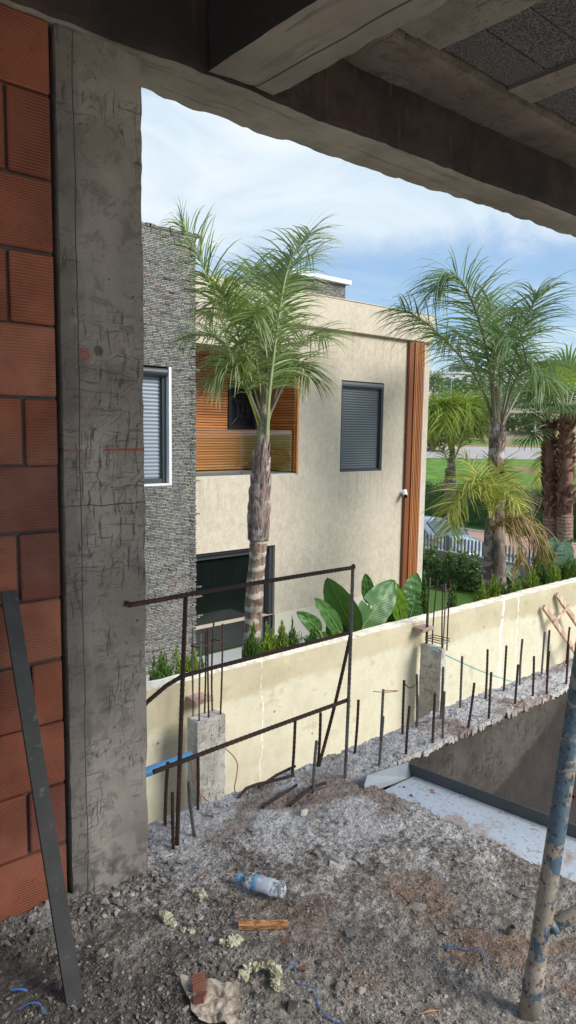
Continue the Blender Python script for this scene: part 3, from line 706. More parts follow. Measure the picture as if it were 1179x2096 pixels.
# --- loose bars lying on the slab
for pts, lb in (([(1.835, 2.30, .012), (1.96, 2.33, .015), (2.075, 2.335, .022)], 'loose rusty bar nearest the slab edge, under the lower rail'),
        ([(1.723, 2.299, .0), (1.775, 2.312, .022), (1.829, 2.312, .024), (2.007, 2.266, .02)], 'long bent loose bar hooked over the slab edge'),
        ([(1.742, 2.157, .008), (1.80, 2.172, .015), (1.965, 2.197, .02)], 'straight loose rusty bar on the slab, middle of the group'),
        ([(1.849, 2.109, .008), (1.90, 2.118, .018), (1.998, 2.138, .02), (2.074, 2.134, .015)], 'loose curved bar lying at the foot of the far post')):
    m = MB(); P_ = [V(p) + V((0, 0, hz(p[0], p[1]))) for p in pts]
    Q = []
    for a, b_ in zip(P_[:-1], P_[1:]):
        for k in range(9): Q.append(a.lerp(b_, k / 9))
    Q.append(P_[-1]); m.tube(Q, [.0072 if i % 2 else .0062 for i in range(len(Q))], 7)
    m.thing('loose_rebar', M['rebar'], lb, 'rebar', 'loose bars lying on the slab')

# --- welded rebar railing
t = thing('rebar_railing', (1.7, 2.15, 0), 'makeshift railing welded from rusty rebar along the open slab edge', 'railing')
A0, A1 = V((1.344, 2.173, -.03)), V((1.370, 2.15, .951)); F0, F1 = V((2.193, 2.132, -.03)), V((2.205, 2.128, .972))
MB().rebar(A0, A1, .0085, .002).build('post', M['rebar'], t)
MB().rebar(F0, F1, .0075, .003).build('post', M['rebar_grey'], t)
MB().rebar((1.112, 2.098, .966), (2.215, 2.128, .962), .0085, .004).build('top_rail', M['rebar'], t)
m = MB(); P_ = [V((1.15, 2.165, .535)), V((1.223, 2.17, .585)), V((1.30, 2.168, .628)), V((1.365, 2.165, .650)), V((1.50, 2.16, .655)), V((2.225, 2.138, .670))]
Q = []
for a, b_ in zip(P_[:-1], P_[1:]):
    k_ = max(2, int((b_ - a).length / .011))
    for k in range(k_): Q.append(a.lerp(b_, k / k_))
m.tube(Q, [.0088 if i % 2 else .0078 for i in range(len(Q))], 7); m.build('middle_rail', M['rebar'], t)
MB().rebar((1.243, 2.168, .318), (2.215, 2.140, .363), .0088, .003).build('lower_rail', M['rebar'], t)
MB().rebar((2.195, 2.310, -.02), (2.222, 2.144, .672), .0078, .006).build('diagonal_brace', M['rebar'], t)
for p, r_ in ((V((1.112, 2.094, .966)), .020), (V((2.208, 2.128, .968)), .016), (V((2.215, 2.14, .362)), .013), (V((2.206, 2.130, .675)), .012), (V((1.37, 2.152, .948)), .012), (V((1.365, 2.165, .650)), .012), (V((1.352, 2.168, .322)), .012), (V((2.035, 2.312, .25)), .010)):
    m = MB()
    for k in range(4):
        d = V((R.uniform(-1, 1), R.uniform(-.5, .3), R.uniform(-1, 1))) * r_ * .55; rock(m, p.x + d.x, p.y + d.y, p.z + d.z, r_ * .6)
    m.build('weld', M['rebar'], t)

# --- flat steel bar leaning against the blocks
m = MB(); a0, a1 = V((.711, 1.711, .0)), V((.757, 1.708, .0)); b0, b1 = V((.6945, 2.075, 1.073)), V((.738, 2.072, 1.073))
nrm = (a1 - a0).cross(b0 - a0).normalized() * .007
vs = []
for i in range(13):
    u = i / 12; l_, r_ = a0.lerp(b0, u), a1.lerp(b1, u)
    vs += [l_ - nrm, r_ - nrm, r_ + nrm, l_ + nrm]
fs = []
for i in range(12):
    o = i * 4
    for k in range(4): fs.append((o + k, o + (k + 1) % 4, o + 4 + (k + 1) % 4, o + 4 + k))
fs += [(3, 2, 1, 0), (48, 49, 50, 51)]
m.add(vs, fs); m.thing('flat_steel_bar', M['flat_bar'], 'dark flat steel bar leaning against the red clay blocks', 'steel bar')

# --- blue scaffold pole with a brace
t = thing('scaffold_pole', (1.654, .898, 0), 'leaning scaffold pole with chipped blue paint and a side brace, near the right edge', 'scaffold pole')
P0, P1 = V((1.652, .898, .0)), V((1.985, .888, 1.9))
m = MB(); m.tube([P0.lerp(P1, i / 20) for i in range(21)], .0243, 20); m.build('pole', M['blue_pole'], t, smooth=True)
m = MB(); m.tube([P0.lerp(P1, -.004), P0.lerp(P1, .072), P0.lerp(P1, .073)], [.0268, .0268, .0245], 20); m.build('sleeve', M['blue_pole'], t, smooth=True)
b0_ = P0.lerp(P1, .118); m = MB(); m.tube([b0_, b0_ + V((.075, -.055, .045)), b0_ + V((.40, -.29, .235))], [.019, .0185, .0185], 16); m.build('brace', M['blue_pole'], t, smooth=True)
m = MB(); m.tube([b0_ + V((.018, -.014, .010)), b0_ + V((.03, -.022, .018))], [.024, .0195], 16); m.build('weld', M['blue_pole'], t, smooth=True)

# --- debris
t = thing('plastic_bottle', (1.41, 1.75, hz(1.41, 1.75)), 'crumpled clear plastic water bottle with a light blue cap lying on the rubble', 'bottle')
b0_, b1_ = V((1.376, 1.830, .030)), V((1.449, 1.676, .030)); ax = (b1_ - b0_)
def lathe(prof, n=22, crumple=0.0, lo=0, hi=9):
    m = MB(); t_ = ax.normalized(); r1 = V((0, 0, 1)); r2 = t_.cross(r1); vs = []; fs = []
    for i, (u, r_) in enumerate(prof):
        for k in range(n):
            w_ = 2 * PI * k / n; q = b0_ + ax * u + (r1 * math.cos(w_) + r2 * math.sin(w_)) * r_
            if lo < i < hi: q = q + vn(q, 45) * crumple + vn(q, 110) * crumple * .5
            vs.append(q)
    for i in range(len(prof) - 1):
        for k in range(n): fs.append((i*n+k, i*n+(k+1) % n, (i+1)*n+(k+1) % n, (i+1)*n+k))
    fs.append(tuple(range(n))[::-1]); fs.append(tuple((len(prof)-1)*n+k for k in range(n))); m.add(vs, fs); return m
pr = [(.06, .0095), (.09, .010), (.13, .014), (.18, .0195), (.24, .0235)] + [(.27 + .05 * i, .0255 - (.0028 if i % 2 else 0)) for i in range(14)] + [(.97, .024), (1.0, .018)]
lathe(pr, 24, .004, 2, 30).build('bottle_body', M['clear_plastic'], t, smooth=True)
lathe([(-.02, .0125), (-.01, .0140), (.055, .0140), (.06, .0125)], 20).build('cap', M['cap_blue'], t)
lathe([(.085, .0125), (.088, .0132), (.10, .0132), (.103, .0122)], 20).build('neck_ring', M['cap_blue'], t)
lb_ = lathe([(.36, .0256), (.37, .0263), (.43, .0263), (.44, .0256)], 24, .002, 0, 9).build('label_band', M['cap_blue'], t, smooth=True)
lathe([(.44, .0257), (.45, .0264), (.60, .0262), (.76, .0264), (.77, .0255)], 24, .0045, 0, 9).build('label', M['label_white'], t, smooth=True)
m = MB()                       # three dark letters on the label, upright on its side facing the viewer
t_ = ax.normalized(); r1 = V((0, 0, 1)); r2 = t_.cross(r1)
for u0, k in ((.468, 0), (.505, 1)):
    for w0, w1, da, db in (((.62, .95, 0, .012),) if k == 0 else ((.62, .95, 0, .010), (.62, .70, .010, .030), (.87, .95, .010, .030))):
        q = [b0_ + ax * (u0 + uu) + (r1 * math.cos(ww) + r2 * -math.sin(ww)) * .0285 for uu, ww in ((da, w0), (db, w0), (db, w1), (da, w1))]
        m.quad(*q)
m.build('label_print', M['ink_blue'], t)

m = MB(); p0, p1 = V((1.243, 1.652, 0)), V((1.366, 1.560, 0)); d = (p1 - p0); s_ = V((-d.y, d.x, 0)).normalized()
vs = []; fs = []; K = 14; prof = [(-.014, .004), (-.015, .018), (-.008, .023), (-.003, .020), (.003, .0245), (.009, .021), (.015, .016), (.014, .003)]
for i in range(K + 1):
    u = i / K
    for (a, h) in prof:
        vs.append(p0 + d * u + s_ * (a + .002 * noise.noise(V((u * 8, a * 300, 1)))) + V((0, 0, h * (1 - .12 * u) + .003 * noise.noise(V((u * 5, a * 400, 5))) + .001 + hz(1.3, 1.6))) + d * (.02 * noise.noise(V((a * 200, h * 200, 3))) if i in (0, K) else 0))
q = len(prof)
for i in range(K):
    for k in range(q): fs.append((i*q+k, i*q+(k+1) % q, (i+1)*q+(k+1) % q, (i+1)*q+k))
fs += [tuple(range(q))[::-1], tuple(K*q+k for k in range(q))]
m.add(vs, fs); m.thing('wood_offcut', M['wood_scrap'], 'splintered orange wood offcut lying on the dark rubble below the bottle', 'wood')

def wool(pts, r, label, seed):
    # torn tuft of mineral wool: lumpy fused blobs with strands
    m = MB(); rr = random.Random(seed)
    for (x, y, z) in pts:
        n1, n2 = 16, 12; vs = []; fs = []; rx = r * rr.uniform(.7, 1.35); ox, oy = rr.uniform(-.5, .5) * r, rr.uniform(-.5, .5) * r
        for i in range(n2 + 1):
            th = PI * i / n2
            for k in range(n1):
                ph = 2 * PI * k / n1; dd = V((math.sin(th) * math.cos(ph), math.sin(th) * math.sin(ph), math.cos(th) * .75))
                rad = rx * (1 + .75 * fbm(dd + V((x * 40, y * 40, seed)), 1.5, 4))
                vs.append(V((x + ox, y + oy, z + r * .25 + hz(x, y))) + dd * rad)
        for i in range(n2):
            for k in range(n1): fs.append((i*n1+k, i*n1+(k+1) % n1, (i+1)*n1+(k+1) % n1, (i+1)*n1+k))
        m.add(vs, fs)
        for k in range(5):
            d_ = V((rr.uniform(-1, 1), rr.uniform(-1, 1), rr.uniform(.0, 1))).normalized(); q0 = V((x, y, z + r * .35 + hz(x, y))) + d_ * rx * .7
            m.tube([q0, q0 + d_ * r * .45, q0 + d_ * r * .6 + vn(q0, 60) * r * .4], [r * .10, r * .06, r * .02], 5)
    m.thing('mineral_wool', M['wool'], label, 'mineral wool', 'torn tufts of mineral wool on the floor')
wool([(1.240, 1.892, .0), (1.255, 1.872, .0)], .014, 'tuft of mineral wool left of the bottle, farthest of the tufts', 1)
wool([(1.090, 1.845, .012), (1.098, 1.822, .004), (1.100, 1.806, .0)], .012, 'narrow upright tuft of mineral wool, nearest the big column', 2)
wool([(1.112, 1.762, .0), (1.126, 1.742, .0)], .010, 'smallest tuft of mineral wool, between the upright tuft and the round one', 3)
wool([(1.175, 1.634, .002), (1.193, 1.615, .003), (1.205, 1.606, .0)], .013, 'rounded tuft of mineral wool left below the wood offcut', 4)
wool([(1.158, 1.492, .01), (1.172, 1.474, .016), (1.190, 1.464, .018), (1.208, 1.450, .020), (1.203, 1.430, .014), (1.190, 1.408, .006), (1.178, 1.396, .0), (1.140, 1.490, .0)], .0132, 'largest lump of mineral wool, above the crumpled paper', 5)

# crumpled paper
m = MB(); c00, c10, c11, c01 = V((.985, 1.578, 0)), V((1.094, 1.446, 0)), V((1.022, 1.346, 0)), V((.945, 1.425, 0))
K = 34; vs = []; fs = []
for i in range(K + 1):
    for j in range(K + 1):
        u, v = i / K, j / K
        ue = u + .05 * noise.noise(V((v * 5, 1, 2))) * (1 if i in (0, K) else .3)
        p = c00.lerp(c10, ue).lerp(c01.lerp(c11, ue), v + .04 * noise.noise(V((u * 6, 4, 2))))
        p.z = hz(p.x, p.y) + .012 + .010 * fbm((u, v, 3), 2.2, 3) + .007 * abs(noise.noise(V((u * 7 + v * 3, v * 9, 1)))) + (.016 * (1 - v * 6) if v < 1/6 else 0)
        vs.append(p)
for i in range(K):
    for j in range(K):
        a = i * (K + 1) + j; fs.append((a, a + 1, a + K + 2, a + K + 1))
m.add(vs, fs); m.thing('crumpled_paper', M['paper'], 'dirty crumpled brown paper sheet at the bottom of the floor', 'paper', smooth=True)
# ribbed brick shards: two
def shard(cx, cy, L, Wd, H, ang, label, ribs):
    m = MB(); prof = []
    for k in range(ribs * 2 + 1): prof.append((-Wd/2 + Wd * k / (ribs * 2), H + (.004 if k % 2 == 0 else -.0015)))
    prof = [(-Wd/2, .0)] + prof + [(Wd/2, .0)]
    q = len(prof); vs = []; e1 = V((math.cos(ang), math.sin(ang), 0)); e2 = V((-e1.y, e1.x, 0))
    for i in range(5):
        for (a, h) in prof:
            u = (i / 4 - .5) * L * (1 + .18 * noise.noise(V((a * 80, i, 3))) * (1 if i in (0, 4) else 0))
            vs.append(V((cx, cy, hz(cx, cy) + h + .010 + .010 * (i / 4))) + e1 * u + e2 * a)
    fs = [(i*q+k, i*q+(k+1) % q, (i+1)*q+(k+1) % q, (i+1)*q+k) for i in range(4) for k in range(q)] + [tuple(range(q))[::-1], tuple(4*q+k for k in range(q))]
    m.add(vs, fs); m.thing('brick_shard', M['brick_shard'], label, 'brick shard')
shard(1.010, 1.522, .036, .036, .024, math.radians(-30), 'larger ribbed red brick shard on the corner of the paper', 3)
shard(.985, 1.478, .030, .022, .016, math.radians(-55), 'smaller red brick shard below the ribbed one on the paper', 1)
def string(pts, r, mat, label, cat='string', nm='string'):
    m = MB(); P_ = [V((p[0], p[1], (p[2] if len(p) > 2 else .004) + hz(p[0], p[1]))) for p in pts]; Q = []
    for i in range(len(P_) - 1):
        a = P_[max(i-1, 0)]; b_ = P_[i]; c_ = P_[i+1]; d_ = P_[min(i+2, len(P_)-1)]
        for k in range(6):
            u = k / 6; Q.append(.5 * ((2*b_) + (c_-a)*u + (2*a-5*b_+4*c_-d_)*u*u + (3*b_-a-3*c_+d_)*u**3))
    Q.append(P_[-1]); m.tube(Q, r, 6); m.thing(nm, M[mat], label, cat)
string([(1.245, 1.437, .012), (1.271, 1.418, .016), (1.262, 1.405, .012), (1.246, 1.385), (1.242, 1.367), (1.252, 1.335, .01), (1.257, 1.312, .012), (1.236, 1.28), (1.225, 1.25, .01), (1.236, 1.215), (1.252, 1.185)], .0016, 'blue_string', 'long blue plastic string trailing from the mineral wool to the bottom edge')
string([(1.676, 1.203), (1.70, 1.172, .01), (1.722, 1.143), (1.745, 1.118, .012), (1.742, 1.103), (1.722, 1.080, .008), (1.716, 1.068)], .0017, 'blue_string', 'short blue string left of the foot of the scaffold pole')
string([(.610, 1.838, .02), (.630, 1.822, .022), (.645, 1.815, .012)], .003, 'blue_string', 'scrap of blue plastic left of the foot of the flat bar')
string([(.60, 1.765, .012), (.632, 1.75, .02), (.652, 1.735, .014), (.648, 1.715, .006), (.662, 1.70, .01)], .0018, 'blue_string', 'blue string tangle at the lower left corner of the floor')
MB().tube([(1.279, 1.410, hz(1.28, 1.41) + .008), (1.293, 1.394, hz(1.29, 1.39) + .008)], [.0052, .0052], 10).thing('terracotta_rod', M['brick_shard'], 'short terracotta rod lying on the blue string end', 'rod')
m = MB(); m.tube([(1.886, 1.105, hz(1.886, 1.105)), (1.888, 1.103, .012), (1.890, 1.101, .026)], [.011, .0125, .0125], 14, cap=False); m.tube([(1.886, 1.105, hz(1.886, 1.105) + .003), (1.886, 1.105, hz(1.886, 1.105) + .005)], .011, 14)
m.thing('bottle_cap', M['can_rust'], 'small rusty cap standing on the floor beside the scaffold pole', 'cap')
for k in range(26):
    x, y = R.uniform(.95, 2.15), R.uniform(1.0, 2.2)
    if not inside(x, y): continue
for i, (x, y, a, L, lb) in enumerate(((1.30, 1.94, .4, .055, 'thin wood splinter just above the bottle'), (1.615, 1.60, 1.1, .02, 'short wood splinter to the right of the bottle'), (1.36, 1.46, .9, .035, 'pale splinter right above the black stones'), (1.45, 1.07, -.5, .07, 'long thin dry straw near the bottom edge'), (1.75, 1.42, 1.3, .05, 'dark twig in the middle of the dusty floor'))):
    e1 = V((math.cos(a), math.sin(a), 0)) * L / 2; z = hz(x, y) + .007
    MB().tube([V((x, y, z)) - e1, V((x, y, z + .003)), V((x, y, z)) + e1], [.0016, .0024, .0012], 5).thing('wood_splinter', M['wood_scrap' if i != 4 else 'rebar'], lb, 'splinter')
# ================================================================== between the buildings
GZ = -2.6
w = rough_box(.2, 26.0, 5.50, 5.70, GZ, -.79, .09, .008, 3, chip=.02)
w.thing('boundary_wall', M['wall_cream'], 'long cream rendered boundary wall with a patchy pale lower coat', 'wall')

def stub_column(x0, x1, y0, y1, zt, bars, ztop, label, stz, bottom_st):
    t = thing('stub_column', ((x0+x1)/2, (y0+y1)/2, GZ), label, 'column')
    rough_box(x0, x1, y0, y1, GZ, zt, .028, .004, 9, chip=.016).build('concrete_shaft', M['small_column_concrete'], t)
    for i, (bx, by, h) in enumerate(bars):
        MB().rebar((bx, by, zt - .05), (bx + R.uniform(-.02, .03), by + R.uniform(-.02, .02), ztop + h), .0085, .012, 40).build('rebar', M['rebar' if i % 3 else 'rebar_grey'], t)
    bx0, bx1, by0, by1 = min(b[0] for b in bars), max(b[0] for b in bars), min(b[1] for b in bars), max(b[1] for b in bars)
    for k, z in enumerate(stz):
        m = MB(); P_ = [V((bx0-.01, by0-.01, z)), V((bx1+.01, by0-.01, z+.01)), V((bx1+.01, by1+.01, z)), V((bx0-.01, by1+.01, z-.01)), V((bx0-.01, by0-.01, z))]
        for a, b in zip(P_[:-1], P_[1:]): m.tube([a, b], .006, 6)
        m.build('stirrup', M['rebar_grey' if (bottom_st and z < zt + .2) else 'rebar'], t)
x0 = ony(400, 1500, 5.1).x; x1 = ony(462, 1500, 5.1).x
x0 += .02
bars = [(x0+.04, 5.13, .0), (x0+.15, 5.14, .03), (x1-.04, 5.13, .05), (x0+.05, 5.24, .02), (x0+.17, 5.24, -.01), (x1-.05, 5.24, .04)]
stub_column(x0, x1, 5.1, 5.27, -1.03, bars, -.24, 'grey stub column with six starter bars behind the rebar railing', (-.36,), False)
x0b, x1b = ony(886, 1400, 5.1).x - .06, ony(909, 1400, 5.1).x + .02
x0b = ony(858, 1400, 5.4).x + .02
bars = [(x0b+.06, 5.13, .0), (x0b+.16, 5.14, .03), (x1b-.05, 5.13, .0), (x0b+.06, 5.36, .04), (x0b+.17, 5.37, .0), (x1b-.05, 5.37, .02)]
stub_column(x0b, x1b, 5.1, 5.42, -1.04, bars, -.25, 'grey stub column with starter bars and teal string beside the far rebar stubs', (-.33, -.98, -.95), True)
# masonry lump behind each column head
for (xa, xb, ya, lb) in ((392, 428, 1431, 'broken brick lump on the wall behind the head of the nearer stub column'), (857, 881, 1286, 'broken brick lump on the wall behind the head of the farther stub column')):
    p, q = ony(xa, ya, 5.40), ony(xb, ya, 5.40)
    rough_box(p.x, q.x, 5.33, 5.495, p.z - .045, p.z, .03, .007, 20, chip=.012).thing('brick_lump', M['lump'], lb, 'brick')
# teal string from the far column
def cable(pts, r, mat, label, cat, nm):
    m = MB(); P_ = [V(p) for p in pts]; Q = []
    for i in range(len(P_) - 1):
        a = P_[max(i-1, 0)]; b_ = P_[i]; c_ = P_[i+1]; d_ = P_[min(i+2, len(P_)-1)]
        for k in range(8):
            u = k / 8; Q.append(.5 * ((2*b_) + (c_-a)*u + (2*a-5*b_+4*c_-d_)*u*u + (3*b_-a-3*c_+d_)*u**3))
    Q.append(P_[-1]); m.tube(Q, r, 6); m.thing(nm, M[mat], label, cat)
s0 = V((x1b - .25, 5.12, -1.0)); s1 = ony(1052, 1397, 5.2)
cable([s0, s0.lerp(s1, .5) + V((0, 0, -.03)), s1], .007, 'teal_string', 'teal string stretched from the farther stub column along the wall', 'string', 'string')
a = lambda x, y, Y=4.9: tuple(ony(x, y, Y))
cable([a(461, 1532), a(478, 1548), a(486, 1565), a(484, 1590), a(480, 1612), a(483, 1625)], .005, 'copper_wire', 'thin curved wire hanging right of the nearer stub column', 'wire', 'wire')
cable([a(392, 1555), a(396, 1590), a(408, 1622), a(428, 1642)], .005, 'copper_wire', 'thin wire curling in front of the nearer stub column foot', 'wire', 'wire')
cable([(2.62, 2.30, .262), tuple(ony(815, 1414, 2.30)), tuple(ony(790, 1417, 2.30)), tuple(ony(764, 1415, 2.30))], .0022, 'copper_wire', 'thin tie wire sticking out sideways from a rebar stub', 'wire', 'wire')
cable([(2.774, 2.291, .27), tuple(ony(838, 1408, 2.29)), tuple(ony(850, 1402, 2.29))], .003, 'rebar', 'short twisted tie wire between two outer row stubs', 'wire', 'wire')
# blue water pipe at the slab edge
m = MB(); p0, p1 = ony(235, 1604, 2.62), ony(391, 1547, 2.62); m.tube([p0.lerp(p1, i / 6) for i in range(7)], .021, 16); 
m.thing('water_pipe', M['pipe_blue'], 'sky blue plastic pipe sticking out beside the big column', 'pipe', smooth=True)
# wooden ladder leaning on the wall
t = thing('wooden_ladder', (10.6, 5.1, GZ), 'rough wooden ladder leaning on the cream wall at the right edge', 'ladder')
La, Lb = V((9.75, 5.44, -1.02)), V((11.0, 4.95, GZ)); off = V((.40, .02, .13))
def plank(m, p, q, wv, th):
    d = (q - p).normalized(); wv = wv - d * wv.dot(d); wv = wv.normalized() * wv.length; nv = d.cross(wv).normalized() * th
    vs = [p-wv-nv, p+wv-nv, p+wv+nv, p-wv+nv, q-wv-nv, q+wv-nv, q+wv+nv, q-wv+nv]
    m.add(vs, [(3,2,1,0), (4,5,6,7), (0,1,5,4), (1,2,6,5), (2,3,7,6), (3,0,4,7)])
for k in (0, 1):
    m = MB(); plank(m, La + off * k, Lb + off * k, V((.032, 0, .02)), .022); m.build('rail', M['timber'], t)
for u in (.14, .42, .70, .92):
    m = MB(); q = La.lerp(Lb, u); plank(m, q - off * .12 + V((0, -.03, 0)), q + off * 1.15 + V((0, -.03, 0)), V((0, 0, .026)), .011); m.build('rung', M['timber'], t)

# ================================================================== neighbouring house
H = thing('house', (9.5, 10.5, GZ), 'modern two storey beige house with a slate tower and orange wood cladding', 'house')
YF = 10.48
def holed(x0, x1, z0, z1, holes, y, depth, res=None):
    # facade sheet with rectangular openings and reveals
    m = MB(); X = sorted({x0, x1, *[h[0] for h in holes], *[h[1] for h in holes]}); Z = sorted({z0, z1, *[h[2] for h in holes], *[h[3] for h in holes]})
    for i in range(len(X)-1):
        for k in range(len(Z)-1):
            cx, cz = (X[i]+X[i+1])/2, (Z[k]+Z[k+1])/2
            if any(h[0] < cx < h[1] and h[2] < cz < h[3] for h in holes): continue
            m.quad((X[i], y, Z[k]), (X[i+1], y, Z[k]), (X[i+1], y, Z[k+1]), (X[i], y, Z[k+1]))
    for h in holes:
        a, b, c, d = h[:4]; yb = y + (h[4] if len(h) > 4 else depth)
        m.quad((a, y, c), (a, y, d), (a, yb, d), (a, yb, c)); m.quad((b, y, d), (b, y, c), (b, yb, c), (b, yb, d))
        m.quad((a, y, d), (b, y, d), (b, yb, d), (a, yb, d)); m.quad((b, y, c), (a, y, c), (a, yb, c), (b, yb, c))
    return m
WIN = (10.40, 11.68, .70, 2.57); REC = (6.8, 9.245, .69, 3.0); DOOR = (6.8, 8.70, GZ + .02, -.655)
m = holed(6.8, 13.2, -2.02, 3.53, [(*WIN, .14), (*REC, 1.3), (6.8, 8.70, -2.02, -.655, .30)], YF, .2)
m.quad((13.2, YF, -2.6), (13.2, 20, -2.6), (13.2, 20, 3.53), (13.2, YF, 3.53)); m.quad((6.8, YF+1.3, -.655), (8.7, YF+1.3, -.655), (8.7, YF+.3, -.655), (6.8, YF+.3, -.655))
m.build('wall', M['stucco'], H)
m = MB().box(8.70, 13.21, YF - .02, YF + .05, GZ, -2.02); m.build('plinth', M['pale_plaster'], H)
m = MB().bevbox(6.8, 13.215, YF - .09, YF + .35, 3.53, 4.13, .012); m.build('parapet', M['stucco'], H)
MB().box(2.0, 13.2, YF + .36, 20, 3.53, 3.7).build('roof', M['pale_plaster'], H)
MB().box(6.8, 13.22, YF - .10, YF + .36, 4.132, 4.15).build('coping', M['stucco'], H)
# chimney with capping
MB().box(12.1, 13.95, 14.0, 15.2, 3.7, 5.42).build('chimney', M['slate'], H)
m = MB(); m.box(11.98, 14.06, 13.88, 15.3, 5.423, 5.53); m.add([(11.98, 13.88, 5.53), (14.06, 13.88, 5.53), (14.06, 15.3, 5.53), (11.98, 15.3, 5.53), (13.0, 14.6, 5.70)], [(0, 1, 4), (1, 2, 4), (2, 3, 4), (3, 0, 4)]); m.build('chimney_cap', M['white_frame'], H)
# slate tower
TW = (4.9, 6.325, .60, 2.545)
m = holed(3.0, 6.8, GZ, 4.73, [(*TW, .22)], 10.36, .22); m.quad((6.8, 10.36, GZ), (6.8, YF + 1.2, GZ), (6.8, YF + 1.2, 4.73), (6.8, 10.36, 4.73)); m.quad((3.0, 10.36, 4.73), (6.8, 10.36, 4.73), (6.8, 14, 4.73), (3.0, 14, 4.73)); m.quad((3.0, 10.36, GZ), (3.0, 10.36, 4.73), (3.0, 14, 4.73), (3.0, 14, GZ)); m.quad((6.8, YF+1.2, 3.5), (6.8, 14, 3.5), (6.8, 14, 4.73), (6.8, YF+1.2, 4.73))
tower = m
# ragged stone edges on the tower corner and top, as a few protruding ledger stones
m = MB()
for k in range(420):
    z = GZ + 7.3 * R.random(); z = round(z / .034) * .034
    L = R.uniform(.05, .13)
    if R.random() < .55: m.box(6.8 - L, 6.8 + R.uniform(.003, .014), 10.36 - R.uniform(.004, .02), 10.42, z, z + R.uniform(.018, .03))
    else:
        x = R.uniform(5.4, 6.85); m.box(x, x + L, 10.36 - R.uniform(.004, .018), 10.38, z, z + R.uniform(.018, .03))
for k in range(40):
    x = 4.5 + 2.4 * k / 40; m.box(x, x + R.uniform(.05, .09), 10.35, 10.5, 4.70, 4.73 + R.uniform(.0, .03))
hole = lambda b: (TW[0] - .1 < b[0] < TW[1] + .1 and TW[2] - .1 < b[2] < TW[3] + .1)
m2 = MB()
for q in range(0, len(m.v), 8):
    if not hole(m.v[q]): m2.add(m.v[q:q+8], [(3,2,1,0),(4,5,6,7),(0,1,5,4),(1,2,6,5),(2,3,7,6),(3,0,4,7)])
m2.add(tower.v, tower.f); m2.build('slate_tower', M['slate'], H)
def shutter(x0, x1, z0, z1, y, mat, pitch=.052):
    m = MB(); n_ = int((z1 - z0) / pitch)
    for k in range(n_):
        za, zb = z0 + (z1 - z0) * k / n_, z0 + (z1 - z0) * (k + 1) / n_; h = zb - za
        P_ = [(za, 0), (za + h * .14, -.001), (za + h * .3, -.010), (za + h * .6, -.013), (za + h * .86, -.010), (zb, 0)]
        for (a, ya), (b, yb) in zip(P_[:-1], P_[1:]): m.quad((x0, y + ya, a), (x1, y + ya, a), (x1, y + yb, b), (x0, y + yb, b))
    return m
# tower window with pale shutter
wn = MB(); x0, x1, z0, z1 = TW
wn.box(x1 - .045, x1, 10.352, 10.56, z0, z1); wn.box(x0, x1 - .055, 10.352, 10.56, z0, z0 + .03)
wn = wn.build('window', M['white_frame'], H)
f = MB(); f.box(x1 - .12, x1 - .055, 10.44, 10.54, z0 + .03, z1 - .17); f.box(x0, x1 - .12, 10.45, 10.53, z0 + .03, z0 + .11); f.build('frame', M['frame_dark'], wn)
shutter(x0, x1 - .12, z0 + .11, z1 - .15, 10.52, M['shutter_pale'], .062).build('roller_shutter', M['shutter_pale'], wn)
b = MB(); b.tube([(x0, 10.45, z1 - .085), (x1 - .056, 10.45, z1 - .085)], .082, 16); b.build('shutter_box', M['frame_dark'], wn, smooth=False)
# right window
x0, x1, z0, z1 = WIN
wn = MB(); wn.box(x0, x0 + .05, YF + .02, YF + .13, z0, z1); wn.box(x1 - .05, x1, YF + .02, YF + .13, z0, z1); wn.box(x0 + .05, x1 - .05, YF + .03, YF + .12, z0, z0 + .05); wn = wn.build('window', M['frame_dark'], H)
shutter(x0 + .05, x1 - .05, z0 + .05, z1 - .13, YF + .10, None, .050).build('roller_shutter', M['shutter_grey'], wn)
b = MB(); b.tube([(x0 + .001, YF + .07, z1 - .07), (x1 - .001, YF + .07, z1 - .07)], .066, 16); b.build('shutter_box', M['shutter_grey'], wn)
# recessed balcony: slatted back and side walls
YB = 11.72; XS = 9.20
MB().box(6.8, 9.245, YB + .03, YB + .08, .60, 3.1).build('balcony_back', M['slat_back'], H)
MB().box(9.215, 9.24, YF + .02, YB + .03, .72, 2.998).build('balcony_side', M['slat_back'], H)
UW = (8.50, 9.10, 1.60, 2.45)
m = MB(); z = .745
while z < 2.96:
    if UW[2] - .04 < z < UW[3] + .02: m.bevbox(6.81, UW[0] - .03, YB, YB + .03, z, z + .041, .003); m.bevbox(UW[1] + .03, 9.175, YB, YB + .03, z, z + .041, .003)
    else: m.bevbox(6.81, 9.175, YB, YB + .03, z, z + .041, .003)
    m.bevbox(9.18, 9.215, YF + .035, YB + .03, z, z + .041, .003)
    z += .0515
m.build('wood_cladding', M['slat_wood'], H)
MB().box(9.205, 9.247, YF - .012, YF + .03, .70, 2.96).build('cladding_trim', M['slat_wood'], H)
MB().box(6.805, 9.24, YF + .012, YB, .60, .715).build('balcony_floor', M['terrace_tile'], H)
wn = MB().box(UW[0], UW[1], YB + .02, YB + .028, UW[2], UW[3]).build('window', M['window_glass'], H)
m = MB(); a, b, c, d = UW
for (q0, q1, q2, q3) in ((a - .04, a + .03, c - .05, d + .04), (b - .03, b + .04, c - .05, d + .04), (a + .03, b - .03, c - .05, c + .03), (a + .03, b - .03, d - .03, d + .04)): m.box(q0, q1, YB - .03, YB + .03, q2, q3)
m.build('frame', M['black_metal'], wn)
m = MB(); gx, gz_ = (a+b)/2, (c+d)/2 - .12
def bar(p, q): m.tube([(p[0], YB - .02, p[1]), (q[0], YB - .02, q[1])], .012, 6)
bar((a, d - .2), (b, d - .2))
